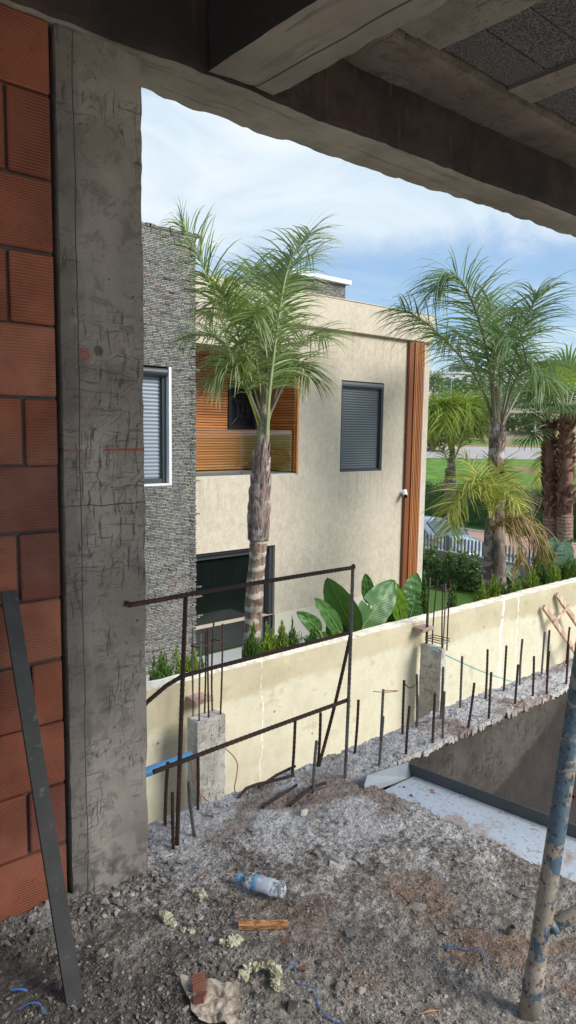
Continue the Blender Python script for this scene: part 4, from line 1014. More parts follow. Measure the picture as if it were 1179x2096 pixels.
for k in range(2):
    s1 = .13 - k * .0; pts = [(gx - s1, gz_ - s1), (gx + s1, gz_ - s1), (gx + s1, gz_ + s1), (gx - s1, gz_ + s1)]
for i in range(4): bar(pts[i], pts[(i + 1) % 4])
for sx, sz_ in ((-1, -1), (1, -1), (1, 1), (-1, 1)): bar((gx + sx * .13, gz_ + sz_ * .13), (gx + sx * .28, gz_ + sz_ * .28))
s1 = .28; pts = [(gx - s1, gz_ - s1), (gx + s1, gz_ - s1), (gx + s1, gz_ + s1), (gx - s1, gz_ + s1)]
for i in range(4): bar(pts[i], pts[(i + 1) % 4])
bar((gx, gz_ + .13), (gx, gz_)); bar((gx, gz_), (gx + .13, gz_))
m.build('grille', M['black_metal'], wn)
gl = MB().box(6.82, 7.895, YF + .03, YF + .042, .69, 1.535); gl.box(7.915, 9.10, YF + .03, YF + .042, .69, 1.535); gl = gl.build('glass_balustrade', M['balcony_glass'], H)
MB().box(7.897, 7.913, YF + .028, YF + .044, .69, 1.535).build('joint', M['frame_dark'], gl)
# ground floor sliding door
d = MB().box(6.8, 8.42, YF + .20, YF + .21, GZ + .03, -.80).build('sliding_door', M['dark_glass'], H)
m = MB(); m.box(6.8, 8.60, YF + .12, YF + .24, -.80, -.72); m.box(6.8, 8.60, YF + .06, YF + .25, -.715, -.657); m.box(8.42, 8.47, YF + .15, YF + .24, GZ + .02, -.80); m.box(8.60, 8.66, YF + .05, YF + .26, GZ + .02, -.66); m.build('frame', M['frame_dark'], d)
MB().box(8.47, 8.60, YF + .21, YF + .25, GZ + .02, -.80).build('curtain', M['pale_grey_trim'], d)
# vertical slatted wood strip
m = MB(); 
x = 12.57
while x < 12.90: m.bevbox(x, x + .040, YF - .10, YF - .005, -2.58, 3.51, .004); x += .056
m.build('wood_strip', M['strip_wood'], H)
MB().box(12.41, 12.55, YF - .075, YF - .004, -2.58, 3.515).build('wood_strip_side', M['strip_side'], H); MB().box(12.55, 12.90, YF - .03, YF - .006, -2.58, 3.515).build('strip_backing', M['slat_back'], H); MB().box(12.895, 12.925, YF - .10, YF - .003, -2.58, 3.515).build('strip_edge', M['pale_grey_trim'], H)
# security camera on the facade
t = thing('security_camera', (12.3, YF - .03, .12), 'small white bullet security camera on the facade beside the wood strip', 'camera')
m = MB(); m.tube([(12.36, YF, .20), (12.36, YF - .03, .20)], .05, 14); m.tube([(12.36, YF - .02, .20), (12.34, YF - .09, .17)], .018, 10); m.build('bracket', M['white_plastic'], t)
m = MB(); m.tube([(12.40, YF - .06, .23), (12.30, YF - .17, .13)], .05, 14); m.build('camera_body', M['white_plastic'], t); m = MB(); m.tube([(12.305, YF - .165, .135), (12.285, YF - .187, .115)], [.046, .040], 14); m.build('lens', M['black_metal'], t)
# ================================================================== vegetation
def bez(P_, n):
    # Catmull-Rom through control points
    Q = []
    for i in range(len(P_) - 1):
        a = P_[max(i-1, 0)]; b_ = P_[i]; c_ = P_[i+1]; d_ = P_[min(i+2, len(P_)-1)]
        for k in range(n):
            u = k / n; Q.append(.5 * ((2*b_) + (c_-a)*u + (2*a-5*b_+4*c_-d_)*u*u + (3*b_-a-3*c_+d_)*u**3))
    Q.append(P_[-1]); return Q
DOWN = V((0, 0, -1))
def leaflet(m, p, d, side, L, wd, droop, segs=4, curl=0.0):
    vs = []; a = []; q = p.copy(); dd = d.copy(); prev = None
    wv = side
    for s_ in range(segs + 1):
        u = s_ / segs; w_ = wd * (1 - u) ** .55 * (.55 + .45 * min(1, u * 5)) if s_ < segs else wd * .04
        vs += [q - wv * w_, q + wv * w_]; a += [u, u]
        dd = (dd + DOWN * droop * (.35 + 1.1 * u) / segs).normalized()
        q = q + dd * L / segs
        if curl: wv = (wv + V((noise.noise(q * 3), noise.noise(q * 3 + V((9, 0, 0))), 0)) * curl).normalized()
    m.add(vs, [(2*i, 2*i+1, 2*i+3, 2*i+2) for i in range(segs)], a)
def frond(parent, pts, nleaf, Lmax, wd, droop, mat, rmat, r0=.022, start=.18, seed=0, spread=.75, plume=.5, up=.2, lw=1.0):
    rr = random.Random(seed); Q = bez(pts, 10); N_ = len(Q) - 1
    m = MB(); m.tube(Q, [r0 * (1 - .88 * (i / N_)) for i in range(N_ + 1)], 6)
    rc = m.build('frond', M[rmat], parent)
    lf = MB()
    for k in range(nleaf):
        u = start + (1 - start) * (k + rr.random()) / nleaf; f = u * N_; i = min(int(f), N_ - 1); p = Q[i].lerp(Q[i+1], f - i)
        t = (Q[min(i+1, N_)] - Q[max(i-1, 0)]).normalized()
        s_ = t.cross(V((0, 0, 1)))
        if s_.length < .25: s_ = t.cross(FH)
        s_ = s_.normalized(); upv = s_.cross(t).normalized()
        sg = 1 if k % 2 else -1
        prof = math.sin(PI * min(1, max(.0, .12 + .80 * (u - start) / (1 - start)))) ** .6
        L = Lmax * (.35 + .65 * prof) * rr.uniform(.8, 1.1)
        d = (s_ * sg * (spread + rr.uniform(-.15, .15)) + t * (.45 + .35 * u + rr.uniform(-.1, .15)) + upv * (up + rr.uniform(-plume, plume))).normalized()
        wv = d.cross(upv + V((rr.uniform(-.6, .6), rr.uniform(-.6, .6), rr.uniform(-.3, .3)))); wv = wv.normalized() if wv.length > .01 else t
        leaflet(lf, p, d, wv, L, wd * rr.uniform(.75, 1.15), droop * rr.uniform(.6, 1.35), 5, .12)
    lf.build('leaflets', M[mat], rc, attr=True)
    return rc
def ptrunk(parent, pts, rads, mat, name='trunk', n=20, amp=.06, seed=1):
    Q = bez([V(p) for p in pts], 8); K = len(Q); rs = []
    for i in range(K):
        f = i / (K - 1) * (len(rads) - 1); j = min(int(f), len(rads) - 2); rs.append(rads[j] + (rads[j+1] - rads[j]) * (f - j))
    m = MB(); m.tube(Q, rs, n)
    m.v = [tuple(V(v) + vn((v[0], v[1], v[2] * 1.6), 5) * amp * rs[0] + V((1, .8, 0)) * (amp * .5 * rs[0] * noise.noise(V((3, 1, v[2] * 9))))) for v in m.v]
    return m.build(name, M[mat], parent, smooth=True)
def px(x, y, D): return atd(x, y, D)

# ---- tall palm right in front of the house facade
D = 9.2
t = thing('palm_tree', ony(515, 1330, 7.2) * 1 + V((0, 0, GZ - ony(515, 1330, 7.2).z)), 'tall feathery palm in front of the house facade, growing behind the boundary wall', 'palm')
b = V((5.55, 7.2, GZ)); 
ptrunk(t, [b, ony(516, 1300, 7.2), ony(526, 1150, 7.2), ony(531, 1090, 7.2)], [.145, .118, .108, .118], 'trunk_ringed', amp=.10)
ptrunk(t, [ony(529, 1108, 7.2), ony(530, 1040, 7.2), ony(533, 985, 7.2), ony(538, 935, 7.2)], [.122, .148, .13, .092], 'sheath', 'leaf_sheath', amp=.22)
ptrunk(t, [ony(536, 950, 7.2), ony(539, 890, 7.2), ony(541, 845, 7.2), ony(545, 790, 7.2)], [.085, .082, .075, .05], 'fibre', 'crown_fibre', amp=.18)
m = MB()
for k in range(34):               # torn flaps of old leaf bases
    yy = R.uniform(915, 1110); c0 = ony(532 + (1000 - yy) * .04, yy, 7.2); a_ = R.uniform(-2.9, .3); o = RH * math.cos(a_) + FH * math.sin(a_); tg = V((-o.y, o.x, 0)); r_ = .125 if yy > 960 else .09
    hgt = R.uniform(.10, .34); wd = R.uniform(.02, .055); fl_ = R.uniform(.0, .035)
    m.add([c0 + o * r_ - tg * wd, c0 + o * r_ + tg * wd, c0 + o * (r_ + fl_) + tg * wd * .6 + V((0, 0, hgt)), c0 + o * (r_ + fl_ * .8) - tg * wd * .3 + V((0, 0, hgt * R.uniform(.75, 1)))], [(0, 1, 2, 3)])
m.build('old_leaf_base', M['sheath'], t)
def PF(parent, crownD, spec, mat, rmat, n, L, wd, droop, r0, seed, **k):
    for i, s_ in enumerate(spec):
        pts = [px(x, y, crownD + d) for (x, y, d) in s_['p']]
        frond(parent, pts, s_.get('n', n), s_.get('L', L), wd, s_.get('dr', droop), s_.get('m', mat), s_.get('r', rmat), r0 * s_.get('rs', 1), s_.get('st', .2), seed + i, **{**k, **s_.get('k', {})})
PF(t, D, [
    dict(p=[(538, 895, -.05), (510, 812, -.15), (478, 745, -.3), (440, 605, -.5), (408, 530, -.6), (372, 462, -.7)], r='rachis_yellow', st=.30, n=180, L=.82),
    dict(p=[(546, 890, -.1), (552, 800, -.25), (568, 670, -.4), (583, 575, -.5), (604, 515, -.45), (636, 478, -.3)], r='rachis_green', rs=1.25, st=.2, n=200),
    dict(p=[(541, 872, -.05), (508, 755, -.2), (476, 650, -.4), (452, 590, -.6)], st=.22, n=130),
    dict(p=[(541, 870, 0), (525, 740, .3), (505, 620, .6), (520, 545, .9)], st=.2, n=130),
    dict(p=[(547, 870, .05), (580, 760, .25), (625, 690, .5), (668, 690, .75)], st=.22, n=130),
    dict(p=[(538, 870, .1), (490, 760, .3), (440, 690, .5), (385, 690, .6)], st=.22, n=130),
    dict(p=[(543, 870, .1), (555, 700, .5), (590, 560, .8), (640, 520, 1.1)], st=.22, n=140),
    dict(p=[(541, 870, .2), (530, 720, .6), (470, 610, .95), (425, 640, 1.2)], st=.22, n=120),
    dict(p=[(537, 872, -.1), (503, 790, -.25), (470, 752, -.4), (438, 775, -.5)], st=.25, n=120, dr=1.9, L=.66),
    dict(p=[(543, 860, -.05), (545, 720, -.35), (530, 640, -.7), (512, 650, -.95)], st=.3, n=110, dr=1.4),
    dict(p=[(544, 860, 0), (560, 730, -.2), (540, 600, -.05), (548, 560, .1)], st=.3, n=80),
    dict(p=[(545, 865, .1), (585, 780, .1), (612, 745, .25), (632, 770, .4)], st=.25, n=120, dr=1.8, L=.7),
], 'palm_green', 'rachis_grey', 165, .74, .0112, 1.35, .022, 100)

# ---- tall palm at the right
Y2 = 7.75; D = 13.6
t = thing('palm_tree', V((12.2, Y2, GZ)), 'tall dark green palm against the sky, right of the house corner', 'palm')
ptrunk(t, [V((12.15, Y2, GZ)), ony(1018, 1190, Y2), ony(1016, 1100, Y2), ony(1016, 1000, Y2)], [.20, .17, .165, .15], 'trunk_grey', amp=.12)
ptrunk(t, [ony(1016, 1010, Y2), ony(1016, 950, Y2), ony(1016, 900, Y2), ony(1017, 850, Y2)], [.16, .165, .12, .10], 'sheath', 'leaf_sheath', amp=.25)
ptrunk(t, [ony(1016, 895, Y2), ony(1017, 850, Y2), ony(1019, 790, Y2)], [.09, .085, .05], 'fibre', 'crown_fibre', amp=.15)
m = MB()
for k in range(22):
    yy = R.uniform(880, 1010); c0 = ony(1016, yy, Y2); a_ = R.uniform(-2.9, .3); o = RH * math.cos(a_) + FH * math.sin(a_); tg = V((-o.y, o.x, 0)); r_ = .13
    hgt = R.uniform(.12, .4); wd = R.uniform(.02, .06); fl_ = R.uniform(.02, .10)
    m.add([c0 + o * r_ - tg * wd, c0 + o * r_ + tg * wd, c0 + o * (r_ + fl_) + tg * wd * .6 + V((0, 0, hgt)), c0 + o * (r_ + fl_ * .8) - tg * wd * .3 + V((0, 0, hgt))], [(0, 1, 2, 3)])
m.build('old_leaf_base', M['sheath'], t)
PF(t, D, [
    dict(p=[(1012, 900, 0), (1006, 780, -.2), (988, 680, -.5), (958, 600, -.8), (925, 562, -.9), (888, 590, -1.0)], n=210, st=.25, rs=1.3, L=1.3),
    dict(p=[(1012, 905, 0), (1000, 830, -.1), (975, 775, -.2), (920, 705, -.3), (870, 660, -.4), (823, 632, -.5)], n=200, st=.3, L=1.05),
    dict(p=[(1020, 895, 0), (1040, 790, .1), (1062, 700, .1), (1084, 640, .1), (1097, 602, .1)], n=170, st=.25, L=1.15),
    dict(p=[(1018, 880, .1), (1028, 740, .4), (1028, 670, .8), (1042, 630, 1.1), (1065, 650, 1.3)], n=150, st=.25),
    dict(p=[(1022, 890, -.1), (1050, 790, -.4), (1080, 745, -.7), (1115, 770, -1.0)], n=130, st=.25, dr=1.3),
    dict(p=[(1016, 885, -.1), (1010, 770, -.5), (1030, 690, -.9), (1050, 700, -1.2)], n=130, st=.28, dr=1.3),
    dict(p=[(1014, 890, .1), (985, 780, .4), (950, 690, .8), (905, 690, 1.2)], n=130, st=.25),
    dict(p=[(1018, 880, .0), (1024, 760, .0), (1012, 670, .1), (1000, 610, .2)], n=120, st=.3),
    dict(p=[(1020, 885, .2), (1065, 800, .6), (1110, 740, .9), (1140, 740, 1.2)], n=100, st=.3, L=.9),
], 'palm_dark', 'rachis_grey', 150, 1.05, .0138, 1.35, .034, 200, up=.0)

# ---- small yellowing palm in front of it, with a dead frond
Y3 = 7.25; D = ony(1000, 1100, Y3).dot(FW) - EYE.dot(FW)
t = thing('palm_tree', V((ony(998, 1200, Y3).x, Y3, GZ)), 'small yellowing palm with a hanging dead brown frond, before the tall palm trunk', 'palm')
c_ = ony(998, 1200, Y3)
ptrunk(t, [V((c_.x - .05, Y3, GZ)), ony(997, 1200, Y3), ony(999, 1150, Y3), ony(1001, 1130, Y3)], [.11, .088, .085, .09], 'trunk_ringed', amp=.1)
ptrunk(t, [ony(1000, 1145, Y3), ony(1001, 1110, Y3), ony(1003, 1075, Y3), ony(1005, 1050, Y3)], [.095, .10, .08, .05], 'sheath', 'leaf_sheath', amp=.2)
PF(t, D, [
    dict(p=[(1004, 1075, 0), (1002, 1020, -.1), (990, 985, -.3), (955, 990, -.5), (915, 1045, -.7)], n=130, st=.2, L=.75),
    dict(p=[(1004, 1075, 0), (995, 1030, -.2), (970, 1000, -.5), (935, 1030, -.8), (922, 1085, -.9)], n=110, st=.2, L=.7),
    dict(p=[(1006, 1075, 0), (1012, 1020, .0), (1032, 985, .1), (1052, 1000, .1), (1058, 1055, .1)], n=110, st=.2, L=.55),
    dict(p=[(1004, 1070, 0), (996, 1020, .1), (985, 985, .2), (965, 955, .3), (948, 938, .3)], n=60, st=.3, L=.55),
    dict(p=[(1006, 1075, -.1), (1016, 1030, -.4), (1035, 1012, -.6), (1060, 1030, -.8)], n=90, st=.2, L=.55),
    dict(p=[(1005, 1070, .1), (1000, 1000, .3), (1015, 960, .5), (1035, 965, .6)], n=80, st=.25, L=.6),
    dict(p=[(1006, 1085, -.05), (1035, 1062, -.15), (1068, 1066, -.2), (1097, 1105, -.2), (1115, 1168, -.1)], n=330, st=.12, L=.80, m='palm_dead', r='rachis_dead', dr=2.2, rs=1.4),
    dict(p=[(1006, 1085, -.05), (1030, 1075, -.3), (1055, 1095, -.4), (1068, 1150, -.4)], n=110, st=.2, L=.6, m='palm_dead', r='rachis_dead', dr=2.2),
], 'palm_yellow', 'rachis_yellow', 120, .65, .014, 1.1, .022, 300)

# ---- lime palm beyond the fence
D = 24.0
t = thing('palm_tree', px(922, 1155, D) * 1, 'bright lime green bushy palm beyond the grey fence, next to the house corner', 'palm')
t.location.z = GZ
ptrunk(t, [V((t.location.x, t.location.y, GZ)), px(922, 1060, D), px(921, 1000, D), px(922, 960, D)], [.17, .16, .19, .17], 'trunk_grey', amp=.2)
ptrunk(t, [px(922, 985, D), px(924, 950, D), px(926, 915, D)], [.20, .12, .07], 'sheath', 'leaf_sheath', amp=.2)
sp = []
for k in range(20):
    a_ = 2 * PI * k / 20 + R.uniform(-.2, .2); r_ = R.uniform(.8, 1.15); el = R.uniform(.5, 1.0)
    ex = 55 * math.cos(a_) * r_; dz = 1.0 * math.sin(a_)
    sp.append(dict(p=[(924, 935, 0), (924 + ex * .35, 880 - 35 * el, dz * .4), (924 + ex * .8, 840 - 20 * el + 20 * (1 - el), dz * .9), (924 + ex * 1.15, 890 - 25 * el, dz * 1.3)], st=.25))
sp.append(dict(p=[(920, 955, 0), (905, 920, -.2), (885, 905, -.4)], n=50, L=.9)); sp.append(dict(p=[(926, 950, 0), (950, 900, -.4), (985, 880, -.7), (1005, 900, -.8)], n=80, L=1.2)); sp.append(dict(p=[(926, 950, 0), (955, 880, .2), (985, 830, .5), (1000, 850, .6)], n=80, L=1.2))
PF(t, D, sp, 'palm_lime', 'rachis_yellow', 64, 1.15, .024, 1.5, .035, 400)

# ---- two fan palms
def fan(parent, c, d, Rr, mat, seed, petiole_from):
    # palmate leaf: folded segments joined for half their length, drooping tips
    rr = random.Random(seed); d = d.normalized(); s_ = d.cross(V((0, 0, 1))); s_ = s_.normalized() if s_.length > .05 else RH.copy(); nv = s_.cross(d).normalized()
    pt = MB(); Q = bez([petiole_from, petiole_from.lerp(c, .5) + V((0, 0, .06)), c], 6); pt.tube(Q, [.03 * (1 - .5 * i / len(Q)) for i in range(len(Q))], 6); lf_ = pt.build('fan_leaf', M['rachis_green'], parent)
    m = MB(); n_ = 34
    for k in range(n_):
        a_ = (k / (n_ - 1) - .5) * math.radians(250); dd = (d * math.cos(a_) + s_ * math.sin(a_)).normalized()
        tt = (-d * math.sin(a_) + s_ * math.cos(a_)).normalized()
        L = Rr * (1 - .22 * abs(a_) / 2.2) * rr.uniform(.9, 1.06); half = math.radians(250) / n_ * .5
        w1 = L * .52 * math.tan(half) * 1.05; p1 = c + dd * L * .52 + nv * (.035 if k % 2 else -.0) * 1 + DOWN * .03 * L
        vs = [c - tt * .004, c + tt * .004, p1 - tt * w1, p1 + tt * w1]; a = [0, 0, .4, .4]; fs = [(0, 1, 3, 2)]
        q = p1; d2 = dd.copy()
        for j in range(3):
            d2 = (d2 + DOWN * (.12 + .28 * j) * rr.uniform(.6, 1.3)).normalized(); q = q + d2 * L * .16; w_ = w1 * (1 - (j + 1) / 3) ** .7 + .003
            vs += [q - tt * w_, q + tt * w_]; a += [.6 + .13 * j] * 2; o = 2 * (j + 1); fs.append((o, o + 1, o + 3, o + 2))
        m.add(vs, fs, a)
    m.build('fan_blade', M[mat], lf_, attr=True)
def fanpalm(base_x, Dd, topxy, lean, label, seed, leaves, smooth_from):
    t = thing('fan_palm', V((px(base_x, 1150, Dd).x, px(base_x, 1150, Dd).y, GZ)), label, 'palm', 'fan palms beyond the fence')
    top = px(topxy[0], topxy[1], Dd); b0 = V(t.location); rr = random.Random(seed)
    mid = b0.lerp(top, .35)
    ptrunk(t, [b0, b0.lerp(top, .18), mid], [.27, .24, .235], 'trunk_fan', amp=.04)
    ptrunk(t, [mid - V((0, 0, .1)), b0.lerp(top, .7), top], [.23, .21, .17], 'fan_boot', 'upper_trunk', amp=.1)
    m = MB()
    for k in range(230):
        u = rr.uniform(.33, 1.0); c = b0.lerp(top, u); a_ = rr.uniform(0, 2 * PI); o = V((math.cos(a_), math.sin(a_), 0)); tg = V((-o.y, o.x, 0)); r_ = .225 - .05 * u; w_ = rr.uniform(.05, .11); h = rr.uniform(.12, .26); f_ = rr.uniform(.06, .16)
        m.add([c + o * r_ - tg * w_, c + o * r_ + tg * w_, c + o * (r_ + f_) + tg * w_ * .35 + V((0, 0, h)), c + o * (r_ + f_) - tg * w_ * .35 + V((0, 0, h)), c + o * (r_ - .03) + V((0, 0, h * .5))], [(0, 1, 2, 3), (1, 4, 2), (0, 3, 4)])
    m.build('old_leaf_base', M['fan_boot'], t)
    for i, (x, y, dd_, s_, mat) in enumerate(leaves):
        c = px(x, y, Dd + dd_); d = (c - top).normalized(); d = (d + DOWN * (.0 if y < topxy[1] - 50 else .35)).normalized()
        fan(t, c, d, s_, mat, seed * 50 + i, top + (c - top) * .05)
fanpalm(1130, 22.6, (1124, 868), 0, 'left one of two fan palms, with hanging dark green fans over a shaggy trunk', 5,
    [(1085, 845, -.6, 1.05, 'fan_green'), (1075, 872, .2, 1.0, 'fan_green'), (1092, 800, .3, 1.0, 'fan_green'), (1108, 800, -.7, .9, 'fan_green'), (1122, 785, .5, 1.0, 'fan_green'), (1090, 885, -.9, .85, 'fan_green'), (1135, 815, .9, .9, 'fan_green'), (1105, 830, -1.1, .9, 'fan_green'), (1070, 830, .8, .9, 'fan_green'), (1112, 850, 1.0, .9, 'fan_green'), (1098, 770, .6, .8, 'fan_lime'), (1128, 830, -1.0, .8, 'fan_green'), (1080, 860, 1.0, .9, 'fan_green')], .35)
fanpalm(1156, 22.1, (1159, 850), 0, 'right one of two fan palms, with bright upright fans over a thick shaggy trunk', 6,
    [(1140, 785, -.9, 1.15, 'fan_lime'), (1162, 770, -.2, 1.1, 'fan_lime'), (1182, 780, .3, 1.1, 'fan_lime'), (1150, 800, .7, 1.0, 'fan_green'), (1128, 800, .2, 1.0, 'fan_lime'), (1190, 830, -.5, 1.1, 'fan_green'), (1150, 830, -1.0, .95, 'fan_green'), (1172, 835, -1.1, .95, 'fan_green'), (1185, 810, .9, 1.0, 'fan_green'), (1135, 820, .9, .9, 'fan_green'), (1200, 800, .2, 1.0, 'fan_lime'), (1170, 800, 1.1, .9, 'fan_green')], .35)
# young palm glimpsed between and behind the fan palm trunks
D = 29.0
t = thing('palm_tree', px(1150, 1120, D) * 1, 'low yellow green palm glimpsed between and behind the fan palm trunks', 'palm'); t.location.z = GZ
ptrunk(t, [V(t.location), px(1147, 1050, D), px(1146, 960, D)], [.14, .12, .10], 'trunk_grey')
PF(t, D, [dict(p=[(1146, 970, 0), (1130, 920, -.2), (1108, 935, -.4), (1102, 990, -.5)]), dict(p=[(1147, 970, 0), (1160, 915, .2), (1185, 930, .3), (1190, 980, .3)]), dict(p=[(1146, 965, 0), (1142, 900, .3), (1150, 880, .6), (1160, 905, .9)]), dict(p=[(1146, 970, 0), (1120, 930, .3), (1112, 940, .6), (1110, 1000, .7)]), dict(p=[(1146, 970, 0), (1170, 930, -.3), (1185, 950, -.5), (1190, 1010, -.5)])], 'palm_yellow', 'rachis_yellow', 60, .9, .022, 1.6, .03, 500)

# ---- giant bird of paradise clump behind the wall
def blade(parent, foot, b0, tip, W, mat, face=None, bow=.12, fold=.18, tear=0, nm='leaf', seed=0):
    rr = random.Random(seed); L = (tip - b0).length; ax = (tip - b0).normalized()
    face = (face or (-FH)).normalized(); s_ = ax.cross(face).normalized(); nv = s_.cross(ax).normalized()
    pt = MB(); Q = bez([foot, foot.lerp(b0, .6) + V((0, 0, .04)), b0, b0.lerp(tip, .08)], 6); pt.tube(Q, .018, 7)
    rib = [b0.lerp(tip, u) + nv * (bow * L * math.sin(PI * u) * .35) + DOWN * (.10 * L * u * u) for u in [i / 10 for i in range(11)]]
    pt.tube([r + nv * .003 for r in rib], [.0085 * (1 - .8 * i / 10) for i in range(11)], 6)
    lf_ = pt.build(nm, M['midrib'], parent)
    m = MB(); K = 26; J = 5; vs = []; a = []
    for i in range(K + 1):
        u = i / K; f = u * 10; j0 = min(int(f), 9); p = rib[j0].lerp(rib[j0 + 1], f - j0)
        w_ = W * (math.sin(PI * min(1, .04 + .96 * u) ** .8)) ** .62 if u < 1 else .0
        w_ *= (1 - .10 * max(0, noise.noise(V((u * 6, seed, 1)))))
        for j in range(-J, J + 1):
            q = j / J; vs.append(p + s_ * w_ * q + nv * (fold * W * abs(q) ** 1.3 - .06 * W * q * q + .018 * noise.noise(V((u * 9, q * 3, seed)))) + ax * (.10 * W * abs(q)))
            a.append(u * .55 - .16 * abs(q) * W / max(L, .1))
    n_ = 2 * J + 1
    fs = []
    torn = {(rr.randrange(3, K - 2), rr.choice((-1, 1))) for _ in range(tear)}
    for i in range(K):
        for j in range(n_ - 1):
            if any(i == ti and ((j >= J + 1) if sd > 0 else (j < J - 1)) for ti, sd in torn): continue
            fs.append((i*n_+j, i*n_+j+1, (i+1)*n_+j+1, (i+1)*n_+j))
    m.add(vs, fs, a); m.build('leaf_blade', M[mat], lf_, smooth=True, attr=True)
Y5 = 6.65
t = thing('banana_plant', V((ony(745, 1300, Y5).x, Y5, GZ)), 'clump of big glossy paddle leaves rising behind the boundary wall at the house corner', 'plant')
ft = V(t.location); q = lambda x, y, o=0: ony(x, y, Y5 + o)
for i, (bx, by, tx, ty, W, mat, o, fdx, tr, bow) in enumerate([
    (727, 1296, 671, 1166, .21, 'blade_green', -.05, -.35, 0, .1), (697, 1300, 643, 1212, .115, 'blade_green', -.1, .5, 0, .15), (655, 1296, 607, 1243, .105, 'blade_green', -.12, .3, 0, .3),
    (733, 1296, 806, 1176, .235, 'blade_green', .0, .25, 1, .12), (756, 1235, 748, 1167, .10, 'blade_green', .45, 0, 0, .1), (822, 1275, 804, 1180, .135, 'blade_lime', .1, .3, 0, .12),
    (832, 1240, 853, 1167, .155, 'blade_green', .35, .2, 0, .1), (838, 1268, 852, 1208, .135, 'blade_green', .2, .0, 1, .1), (845, 1275, 862, 1240, .10, 'blade_dark', .15, 0, 0, .1),
    (808, 1275, 797, 1205, .12, 'blade_green', .2, -.5, 2, .1), (785, 1285, 800, 1232, .13, 'blade_dark', .3, .3, 2, .15), (772, 1290, 780, 1225, .12, 'blade_dark', .35, -.2, 2, .1), (748, 1290, 716, 1236, .13, 'blade_green', .25, .2, 1, .1), (690, 1300, 668, 1275, .09, 'blade_dark', .05, 0, 0, .1), (705, 1302, 690, 1272, .09, 'blade_dark', .0, 0, 0, .1)]):
    blade(t, ft + V((R.uniform(-.25, .25), R.uniform(-.1, .1), 0)), q(bx, by, o), q(tx, ty, o - .02), W, mat, -FH + RH * fdx + V((0, 0, .25)), bow, .16, tr, 'leaf', i)
# blue green plant by the fan palm trunks, and a dark arching one
t = thing('banana_plant', V((15.2, 8.35, GZ)), 'blue green broad leaved plant in front of the fan palm trunks', 'plant'); ft = V(t.location); q = lambda x, y, X=15.3: onx(x, y, X)
for i, (bx, by, tx, ty, W, fdx) in enumerate([(1128, 1160, 1133, 1095, .30, .1), (1150, 1160, 1158, 1102, .26, .3), (1120, 1150, 1104, 1098, .14, -.3), (1140, 1130, 1172, 1098, .10, .2), (1125, 1175, 1112, 1122, .22, -.4), (1160, 1180, 1150, 1118, .26, 0), (1112, 1180, 1122, 1130, .18, .3)]):
    blade(t, ft, q(bx, by, 15.2 + .1 * i), q(tx, ty, 15.2 + .1 * i), W, 'blade_blue', -FH + RH * fdx, .1, .1, 1, 'leaf', 50 + i)
t = thing('banana_plant', V((12.6, 8.2, GZ)), 'dark arching paddle leaf drooping beside the tall palm trunk foot', 'plant'); ft = V(t.location)
blade(t, ft, ony(1033, 1160, 8.2), ony(1068, 1196, 8.0), .17, 'blade_dark', -FH + V((0, 0, .8)), .3, .1, 1, 'leaf', 71); blade(t, ft, ony(1040, 1200, 8.2), ony(1072, 1175, 8.3), .14, 'blade_dark', -FH, .2, .1, 1, 'leaf', 72)

# ---- conifers and shrubs
def conifer(x, y, ztop, r, mat, label, n, seed, lw=.030, shape=1.0, cat='shrub', group='small conifers behind the boundary wall', zb=GZ, nm='conifer_shrub'):
    rr = random.Random(seed); t = thing(nm, (x, y, zb), label, cat, group); m = MB(); Hh = ztop - zb
    MB().tube([(x, y, zb), (x, y, zb + Hh * .5), (x, y, zb + Hh * .9)], [.035, .02, .006], 6).build('stem', M['trunk_grey'], t)
    plumes = [(rr.uniform(0, 2 * PI), rr.uniform(.0, .85), rr.uniform(.80, 1.04)) for _ in range(13)]
    top = min(Hh, 1.15)                          # dense leading shoots; the lower part is plain fill
    for k in range(n):
        if k % 5:
            a0, q0, ht = plumes[rr.randrange(13)]; w = rr.random() ** .75; q = q0 * r * (.55 + .45 * w)
            rad = r * .30 * min(1, w * 3.2) * rr.random() ** .5; a_ = rr.uniform(0, 2 * PI); zt = zb + Hh - (1.04 - ht) * top * 1.2 - .05 * q0
            p = V((x + math.cos(a0) * q + math.cos(a_) * rad, y + math.sin(a0) * q + math.sin(a_) * rad, zt - w * top))
            o = V((math.cos(a_) * rad, math.sin(a_) * rad, 0)) / max(r * .3, .02)
        else:
            w = rr.random(); a_ = rr.uniform(0, 2 * PI); q = r * min(1, .4 + w) * rr.random() ** .4; p = V((x + math.cos(a_) * q, y + math.sin(a_) * q, zb + Hh - .22 - w * (Hh - .3))); o = V((math.cos(a_), math.sin(a_), 0))
        d = (o * .55 + V((rr.uniform(-.3, .3), rr.uniform(-.3, .3), 1.0 * shape))).normalized(); L = lw * rr.uniform(1.3, 2.8)
        s_ = d.cross(V((rr.uniform(-1, 1), rr.uniform(-1, 1), .2))); s_ = s_.normalized() if s_.length > .01 else RH; w_ = lw * rr.uniform(.14, .28)
        m.add([p - s_ * w_ * .4, p + s_ * w_ * .4, p + d * L * .55 + s_ * w_, p + d * L, p + d * L * .55 - s_ * w_], [(0, 1, 2, 4), (4, 2, 3)], [0, 0, .6, 1, .6])
    m.build('foliage', M[mat], t, attr=True)
def along(x, y, Y): return ony(x, y, Y)
